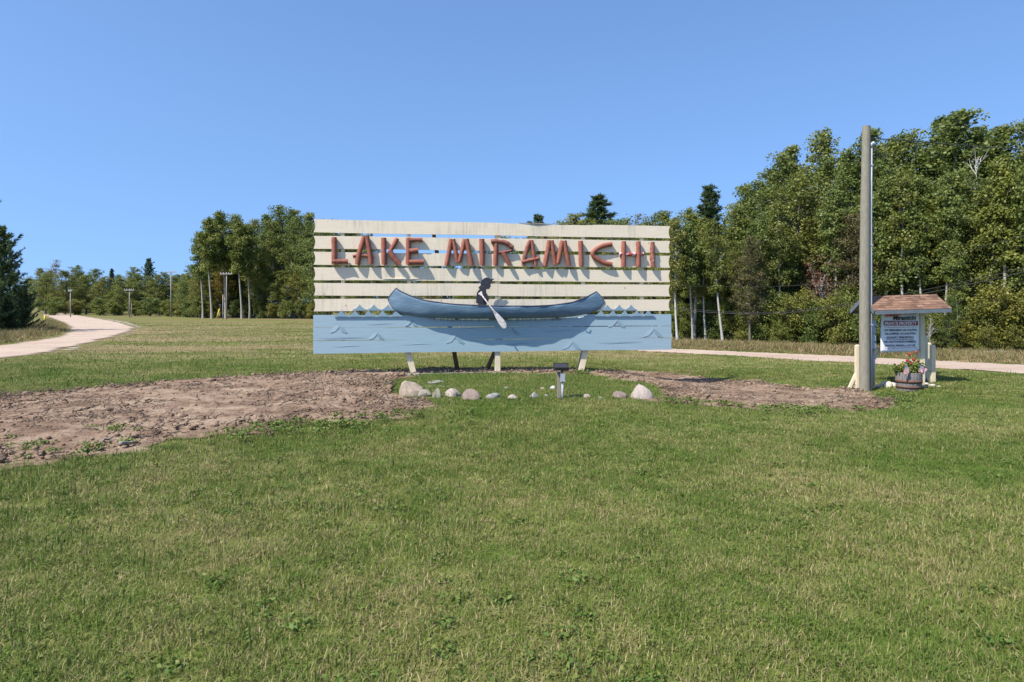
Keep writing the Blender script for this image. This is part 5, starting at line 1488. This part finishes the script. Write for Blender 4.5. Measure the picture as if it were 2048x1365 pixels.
# ------------------------------------------------------------------ grass (stuff): tuft instances on points
def tuft_mesh(name, seed, n, rad, hgt, wid, dry, mat, lean=.5, flat=0.0, stalks=0, clover=0):
    rs = np.random.RandomState(seed); V = []; T = []; Fq = []; k = 0
    for i in range(n):
        a = rs.uniform(0, 6.28); r = rad * math.sqrt(rs.uniform(0, 1)); b = np.array([r * math.cos(a), r * math.sin(a), -.004])
        h = hgt * rs.uniform(.45, 1.15); az = rs.uniform(0, 6.28); ln = rs.uniform(.1, 1) * lean
        d = np.array([math.cos(az) * ln, math.sin(az) * ln, 1]); d /= np.linalg.norm(d); s = np.array([-math.sin(az), math.cos(az), 0]) * wid * rs.uniform(.7, 1.3) * .5
        if rs.uniform() < .5: s = np.array([math.cos(rs.uniform(0, 6)), math.sin(rs.uniform(0, 6)), 0]) * wid * .5
        mid = b + d * h * .55; tip = b + d * h + np.array([math.cos(az), math.sin(az), -.3]) * h * .35 * ln
        V += [b - s, b + s, mid + s * .8, mid - s * .8, tip]; t = rs.uniform(0, .45) if rs.uniform() > dry else rs.uniform(.6, 1.0)
        T += [t] * 5; Fq += [(k, k + 1, k + 2), (k, k + 2, k + 3), (k + 3, k + 2, k + 4)]; k += 5
    for i in range(stalks):
        a = rs.uniform(0, 6.28); r = rad * .7 * rs.uniform(); b = np.array([r * math.cos(a), r * math.sin(a), 0]); h = hgt * rs.uniform(1.1, 1.7); w = wid * .9
        V += [b + [-w * .3, 0, 0], b + [w * .3, 0, 0], b + [w, 0, h * .7], b + [0, 0, h], b + [-w, 0, h * .7]]; T += [.34] * 5
        Fq += [(k, k + 1, k + 2), (k, k + 2, k + 4), (k + 4, k + 2, k + 3)]; k += 5
    for i in range(clover):
        a = rs.uniform(0, 6.28); r = rad * math.sqrt(rs.uniform()); c = np.array([r * math.cos(a), r * math.sin(a), hgt * rs.uniform(.3, .75)]); sz = wid * rs.uniform(1.1, 2.2); az = rs.uniform(0, 6.28)
        u = np.array([math.cos(az), math.sin(az), rs.uniform(-.3, .3)]) * sz; w = np.array([-math.sin(az), math.cos(az), rs.uniform(-.3, .3)]) * sz * .8
        V += [c - u, c - w, c + u, c + w, c]; T += [rs.uniform(0, .35)] * 5; Fq += [(k, k + 1, k + 4), (k + 1, k + 2, k + 4), (k + 2, k + 3, k + 4), (k + 3, k, k + 4)]; k += 5
    me = mesh_np(name, np.array(V), np.array(Fq)); tint_attr(me, T); me.materials.append(M[mat]); return me

def collection(name, meshes):
    c = bpy.data.collections.new(name)
    for i, me in enumerate(meshes):
        o_ = bpy.data.objects.new('%s_%02d' % (name, i), me); c.objects.link(o_)
    return c

def scatter(name, pts, rotz, scl, idx, coll, label, cat=None):
    me = bpy.data.meshes.new(name); n = len(pts)
    me.vertices.add(n); me.vertices.foreach_set('co', np.asarray(pts, np.float32).ravel())
    r = np.zeros((n, 3), np.float32); r[:, 2] = rotz
    a = me.attributes.new('rot', 'FLOAT_VECTOR', 'POINT'); a.data.foreach_set('vector', r.ravel())
    a = me.attributes.new('scl', 'FLOAT_VECTOR', 'POINT'); a.data.foreach_set('vector', np.asarray(scl, np.float32).ravel())
    a = me.attributes.new('idx', 'INT', 'POINT'); a.data.foreach_set('value', np.asarray(idx, np.int32))
    ob = link(name, me, None)
    ng = bpy.data.node_groups.new(name + '_nodes', 'GeometryNodeTree')
    ng.interface.new_socket('Geometry', in_out='INPUT', socket_type='NodeSocketGeometry'); ng.interface.new_socket('Geometry', in_out='OUTPUT', socket_type='NodeSocketGeometry')
    i_ = ng.nodes.new('NodeGroupInput'); o_ = ng.nodes.new('NodeGroupOutput'); ip = ng.nodes.new('GeometryNodeInstanceOnPoints'); ci = ng.nodes.new('GeometryNodeCollectionInfo')
    ci.inputs['Collection'].default_value = coll; ci.inputs['Separate Children'].default_value = True; ci.inputs['Reset Children'].default_value = True
    def na(nm, t):
        q = ng.nodes.new('GeometryNodeInputNamedAttribute'); q.data_type = t; q.inputs['Name'].default_value = nm; return q.outputs['Attribute']
    ng.links.new(i_.outputs[0], ip.inputs['Points']); ng.links.new(ci.outputs[0], ip.inputs['Instance']); ip.inputs['Pick Instance'].default_value = True
    ng.links.new(na('idx', 'INT'), ip.inputs['Instance Index']); ng.links.new(na('rot', 'FLOAT_VECTOR'), ip.inputs['Rotation']); ng.links.new(na('scl', 'FLOAT_VECTOR'), ip.inputs['Scale'])
    ng.links.new(ip.outputs[0], o_.inputs[0])
    md = ob.modifiers.new('scatter', 'NODES'); md.node_group = ng
    return tag(ob, label, cat, kind='stuff')

rs = np.random.RandomState(11)
tufts = [tuft_mesh('lawn_tuft', 300 + i, 92, .11, .047, .0038, (.19, .33, .10, .26, .52, .15)[i], 'blade', 1.5, 0, (0, 2, 1, 0, 0, 3)[i], (3, 0, 12, 2, 0, 4)[i]) for i in range(6)]
lawn_c = collection('lawn_tufts', tufts)
def on_lawn(x, y, margin=0.0):
    wx = x + .3 * (fbm(x * 1.6, y * 1.6, 11) - .5) * 2; wy = y + .3 * (fbm(x * 1.6, y * 1.6, 23) - .5) * 2
    bad = np.zeros(x.shape, bool)
    for poly in DIRT:
        bad |= inside(poly, wx, wy) & (edge_dist(poly, wx, wy) > margin)
    for poly in (road_l_poly, edge_poly, road_r_poly): bad |= inside(poly, x, y)
    return ~bad
PT, RZ, SCL, IX = [], [], [], []
for y0, y1, rho, sx, sz in ((1.6, 4.5, 190, 1.0, .95), (4.5, 8, 135, 1.12, 1.0), (8, 13, 85, 1.35, 1.05), (13, 20, 42, 1.8, 1.15), (20, 32, 17, 2.6, 1.4), (32, 62, 4.0, 4.4, 1.7), (62, 110, 1.1, 7.0, 1.8)):
    wmax = .78 * y1 + 2.5; area = (y1 - y0) * 2 * wmax; n = int(area * rho)
    x = rs.uniform(-wmax, wmax, n); y = rs.uniform(y0, y1, n)
    keep = (np.abs(x) < .78 * y + 2.5) & on_lawn(x, y, .12) & (rs.uniform(0, 1, n) > S(45, 108, y)); x, y = x[keep], y[keep]
    z = terrain(x, y); n = len(x)
    thick = fbm(x * .8, y * .8, 41)
    PT.append(np.stack([x, y, z], -1)); RZ.append(rs.uniform(0, 6.28, n))
    s = sx * rs.uniform(.8, 1.25, n); h = sz * rs.uniform(.75, 1.2, n) * (.7 + .75 * thick)
    SCL.append(np.stack([s, s, h], -1))
    IX.append(rs.choice(6, n, p=[.26, .16, .16, .2, .10, .12]))
scatter('lawn_grass', np.concatenate(PT), np.concatenate(RZ), np.concatenate(SCL), np.concatenate(IX), lawn_c, 'mown green and straw coloured lawn grass')

# lusher bright grass in the bed under the sign, and grown along the dirt edges
bed = gp([(838, 751), (1155, 751), (1215, 764), (1262, 782), (1255, 799), (1100, 803), (960, 803), (890, 800), (850, 775)])
wt = [tuft_mesh('bed_tuft', 330 + i, 46, .09, .062, .006, .16, 'bedblade', .8) for i in range(3)]
n = 5200; bx0, bx1 = min(p[0] for p in bed), max(p[0] for p in bed); by0, by1 = min(p[1] for p in bed), max(p[1] for p in bed)
x = rs.uniform(bx0, bx1, n); y = rs.uniform(by0, by1, n); k = inside(bed, x, y) & (fbm(x * 1.1, y * 1.1, 61) > .36); x, y = x[k], y[k]
pts = [np.stack([x, y, terrain(x, y)], -1)]; sc_ = [np.stack([rs.uniform(.8, 1.3, len(x))] * 2 + [rs.uniform(.5, 1.0, len(x)) * (.5 + fbm(x, y, 77))], -1)]
for poly in DIRT[:2]:                                             # fringe
    for i in range(len(poly)):
        x0, y0 = poly[i]; x1, y1 = poly[(i + 1) % len(poly)]; L = math.hypot(x1 - x0, y1 - y0); m = int(L * 34)
        if m < 1: continue
        t = rs.uniform(0, 1, m); xx = x0 + (x1 - x0) * t + rs.normal(size=m) * .14; yy = y0 + (y1 - y0) * t + rs.normal(size=m) * .14
        k = fbm(xx * .9, yy * .9, 52) > .47; xx, yy = xx[k], yy[k]
        pts.append(np.stack([xx, yy, terrain(xx, yy) + .004], -1)); sc_.append(np.stack([rs.uniform(.7, 1.2, len(xx))] * 2 + [rs.uniform(.5, 1.05, len(xx))], -1))
P_ = np.concatenate(pts)
scatter('bed_grass', P_, rs.uniform(0, 6.28, len(P_)), np.concatenate(sc_), rs.randint(0, 3, len(P_)), collection('bed_tufts', wt), 'longer fresh green grass around the sign bed and along the bare soil')

# weeds: broad leaved clumps on the soil and by the utility pole
def weed_mesh(seed):
    r = np.random.RandomState(seed); n = 46; c = r.normal(size=(n, 3)) * np.array([.07, .07, .028]); c[:, 2] = np.abs(c[:, 2]) + .02
    V, Fq = leaf_cards(c, r.normal(size=(n, 3)) * .6 + np.array([0, 0, 1.2]), .05, r, .6); me = mesh_np('weed_clump', V, Fq); tint_attr(me, np.repeat(r.uniform(0, .8, n), 4)); me.materials.append(M['weed']); return me
wd = gp([(1752, 786), (1800, 787), (1832, 795), (1838, 815), (1815, 826), (1780, 812), (1752, 800)])
n = 260; x = rs.uniform(min(p[0] for p in wd), max(p[0] for p in wd), n); y = rs.uniform(min(p[1] for p in wd), max(p[1] for p in wd), n); k = inside(wd, x, y); x, y = x[k], y[k]
q = [np.stack([x, y, terrain(x, y) + .02], -1)]
for (px, py, m, s) in ((1570, 828, 26, .35), (1640, 826, 22, .35), (770, 842, 16, .6), (810, 835, 12, .4), (200, 905, 8, .3), (40, 905, 10, .4), (520, 872, 14, .3), (1410, 812, 22, .4), (1340, 808, 10, .2), (250, 868, 6, .2), (1180, 745, 6, .15), (1170, 750, 8, .12), (700, 858, 14, .4), (560, 858, 10, .3)):
    c = G(px, py); x = c[0] + rs.normal(size=m) * s; y = c[1] + rs.normal(size=m) * s * .6; q.append(np.stack([x, y, terrain(x, y) + .05], -1))
m = 900; y = 2.4 + rs.uniform(0, 1, m) ** 1.3 * 10; x = rs.uniform(-1, 1, m) * (.78 * y + 1.5); k = on_lawn(x, y) & (fbm(x * .9, y * .9, 131) + rs.uniform(-.1, .1, m) > .5); x, y = x[k], y[k]
n_soil = sum(len(a_) for a_ in q); q.append(np.stack([x, y, terrain(x, y) + .0], -1))
P_ = np.concatenate(q); s = rs.uniform(.35, .85, len(P_)); s[n_soil:] *= .75
scatter('weeds', P_, rs.uniform(0, 6.28, len(P_)), np.stack([s, s, s], -1), rs.randint(0, 3, len(P_)), collection('weed_clumps', [weed_mesh(400 + i) for i in range(3)]), 'small green weeds sprouting on the bare soil, by the pole and in the lawn')

# tall dry meadow grass along the lane and under the left evergreens
tt = [tuft_mesh('meadow_tuft', 350 + i, 70, .34, .62, .016, (.72, .5, .3)[i], 'tall', .45) for i in range(3)]
band_r = gp([(1240, 693), (1340, 697), (1500, 704), (1700, 712), (1870, 721), (2048, 730), (2500, 756), (2500, 735), (2048, 710), (1870, 704), (1700, 697), (1500, 688), (1340, 684), (1240, 682)])
band_l = gp([(-250, 711), (0, 690), (60, 682), (110, 673), (131, 663), (131, 655), (120, 646), (98, 638), (60, 650), (0, 655), (-250, 665)])
q = []; ix = []; sl = []
for poly, dens, tall, pidx in ((band_r, 6.5, .62, (.50, .28, .22)), (band_l, 2.0, .9, (.25, .35, .40))):
    xs = [p[0] for p in poly]; ys = [p[1] for p in poly]; n = int((max(xs) - min(xs)) * (max(ys) - min(ys)) * dens)
    x = rs.uniform(min(xs), max(xs), n); y = rs.uniform(min(ys), max(ys), n); k = inside(poly, x, y); x, y = x[k], y[k]
    d = edge_dist(poly, x, y); q.append(np.stack([x, y, terrain(x, y)], -1)); ix.append(rs.choice(3, len(x), p=pidx)); s = rs.uniform(.9, 1.5, len(x))
    sl.append(np.stack([s, s, tall * rs.uniform(.6, 1.1, len(x)) * np.clip(.35 + d * .5, 0, 1)], -1))
P_ = np.concatenate(q)
scatter('meadow_grass', P_, rs.uniform(0, 6.28, len(P_)), np.concatenate(sl), np.concatenate(ix), collection('meadow_tufts', tt), 'tall dry tan meadow grass along the lane and the left road')

# twigs, roots and clods on the bare soil
mb_v = Acc(); cl_v = Acc()
def soil_z(x, y): return terrain(x, y) + .048
def dirt_points(n):
    out = []
    for poly, share in ((dirt_left, .68), (dirt_right, .32)):
        xs = [p[0] for p in poly]; ys = [p[1] for p in poly]; got = 0; m = int(n * share)
        while got < m:
            x = rs.uniform(min(xs), max(xs), m * 2); y = rs.uniform(min(ys), max(ys), m * 2); k = inside(poly, x, y) & (edge_dist(poly, x, y) > .15); x, y = x[k][:m - got], y[k][:m - got]
            out.append(np.stack([x, y], -1)); got += len(x)
    return np.concatenate(out)
tp_ = dirt_points(9000); tp_ = tp_[fbm(tp_[:, 0] * 1.1, tp_[:, 1] * 1.7, 91) + rs.uniform(-.14, .14, len(tp_)) > .53]
for (x, y) in tp_:
    L = rs.gamma(1.3, .06) + .03; a = rs.uniform(0, 6.28) if rs.uniform() < .5 else rs.normal() * .5; z = float(soil_z(x, y)) + rs.uniform(-.015, .02)
    n = 5; k = np.linspace(0, 1, n); wob = rs.normal(size=(n, 3)) * L * .09; arch = rs.uniform(-.02, .05)
    p = np.stack([x + np.cos(a) * L * k, y + np.sin(a) * L * k, z + arch * np.sin(k * 3.14) + rs.uniform(-.02, .05) * k], -1) + wob
    mb_v.add(*tube_np(p, np.linspace(1, .4, n) * rs.uniform(.003, .008) * (1 + L), 4))
ob = link('twigs', mb_v.mesh('twigs'), simple('dark_root_wood', (.055, .04, .03), (.15, .11, .08), 6, .9, bmp=.3, kind='World')); tag(ob, 'small dark twigs and roots strewn over the bare soil', kind='stuff')
ico = bmesh.new(); bmesh.ops.create_icosphere(ico, subdivisions=1, radius=1); iv = np.array([v.co[:] for v in ico.verts]); if_ = np.array([[v.index for v in f.verts] for f in ico.faces]); ico.free()
for (x, y) in dirt_points(9000):
    s = rs.gamma(1.4, .008) + .005; V = iv * (s * rs.uniform(.6, 1.3, (len(iv), 1))) * np.array([1.2, 1.2, .8]) + np.array([x, y, float(soil_z(x, y)) + rs.uniform(-.01, .02)]); cl_v.add(V, if_)
ob = link('soil_clods', cl_v.mesh('soil_clods'), M['dirt']); tag(ob, 'loose crumbs and clods of the bare soil', kind='stuff')

# larger sticks one can pick out
ST = [((812, 812), (863, 793), .010, 'long thin pale stick slanting below the wedge stones'), ((243, 903), (268, 897), .028, 'short thick driftwood stick at the lower rim of the left soil'), ((150, 835), (200, 818), .016, 'forked dark root on the left part of the soil'),
      ((175, 906), (208, 909), .018, 'dark flat stick at the bottom edge of the left soil'), ((200, 897), (225, 887), .014, 'grey stick just above the driftwood stick'), ((585, 834), (620, 830), .014, 'dark root lying at the centre of the left soil'),
      ((1497, 800), (1520, 808), .014, 'pale split stick lying on the right soil'), ((1410, 805), (1424, 793), .014, 'dark root end sticking up from the right soil'), ((1550, 795), (1610, 790), .012, 'thin curved root on the right soil'), ((350, 868), (373, 856), .014, 'dark bent root near the lower rim of the left soil'),
      ((860, 742), (890, 741), .016, 'dark root under the sign behind the left post')]
for i, (a, b, r, lab) in enumerate(ST):
    p = Vector(G(*a)); q = Vector(G(*b)); n = 6; pts = []
    for j in range(n): t = j / (n - 1); c = p.lerp(q, t); pts.append(Vector((c.x + rng.uniform(-.02, .02), c.y + rng.uniform(-.02, .02), float(terrain(c.x, c.y)) + .065 + rng.uniform(-.005, .02) + (.06 * t if i == 7 else 0))))
    c0 = pts[0].copy()
    ob = MB().tube([v - c0 for v in pts], [r * (1 - .5 * j / (n - 1)) * rng.uniform(.85, 1.15) for j in range(n)], 6).build('stick', M['old_wood' if i in (0, 1, 4, 6) else 'pole_wood'], None, True, loc=c0)
    tag(ob, lab, 'stick', 'sticks lying on the bare soil')
# fallen grey branch in the meadow grass at the right
pts = [at(1938, 712, 28.6), at(1970, 705, 28.8), at(2000, 703.5, 29), at(2020, 706, 28.8), at(2034, 717, 28.4)]
c0 = pts[0].copy()
ob = MB().tube([p - c0 for p in pts], [.03, .04, .05, .05, .04], 7).build('fallen_branch', M['bark_pale'], None, True, loc=c0); tag(ob, 'pale fallen branch lying in the meadow grass at the right', 'branch')
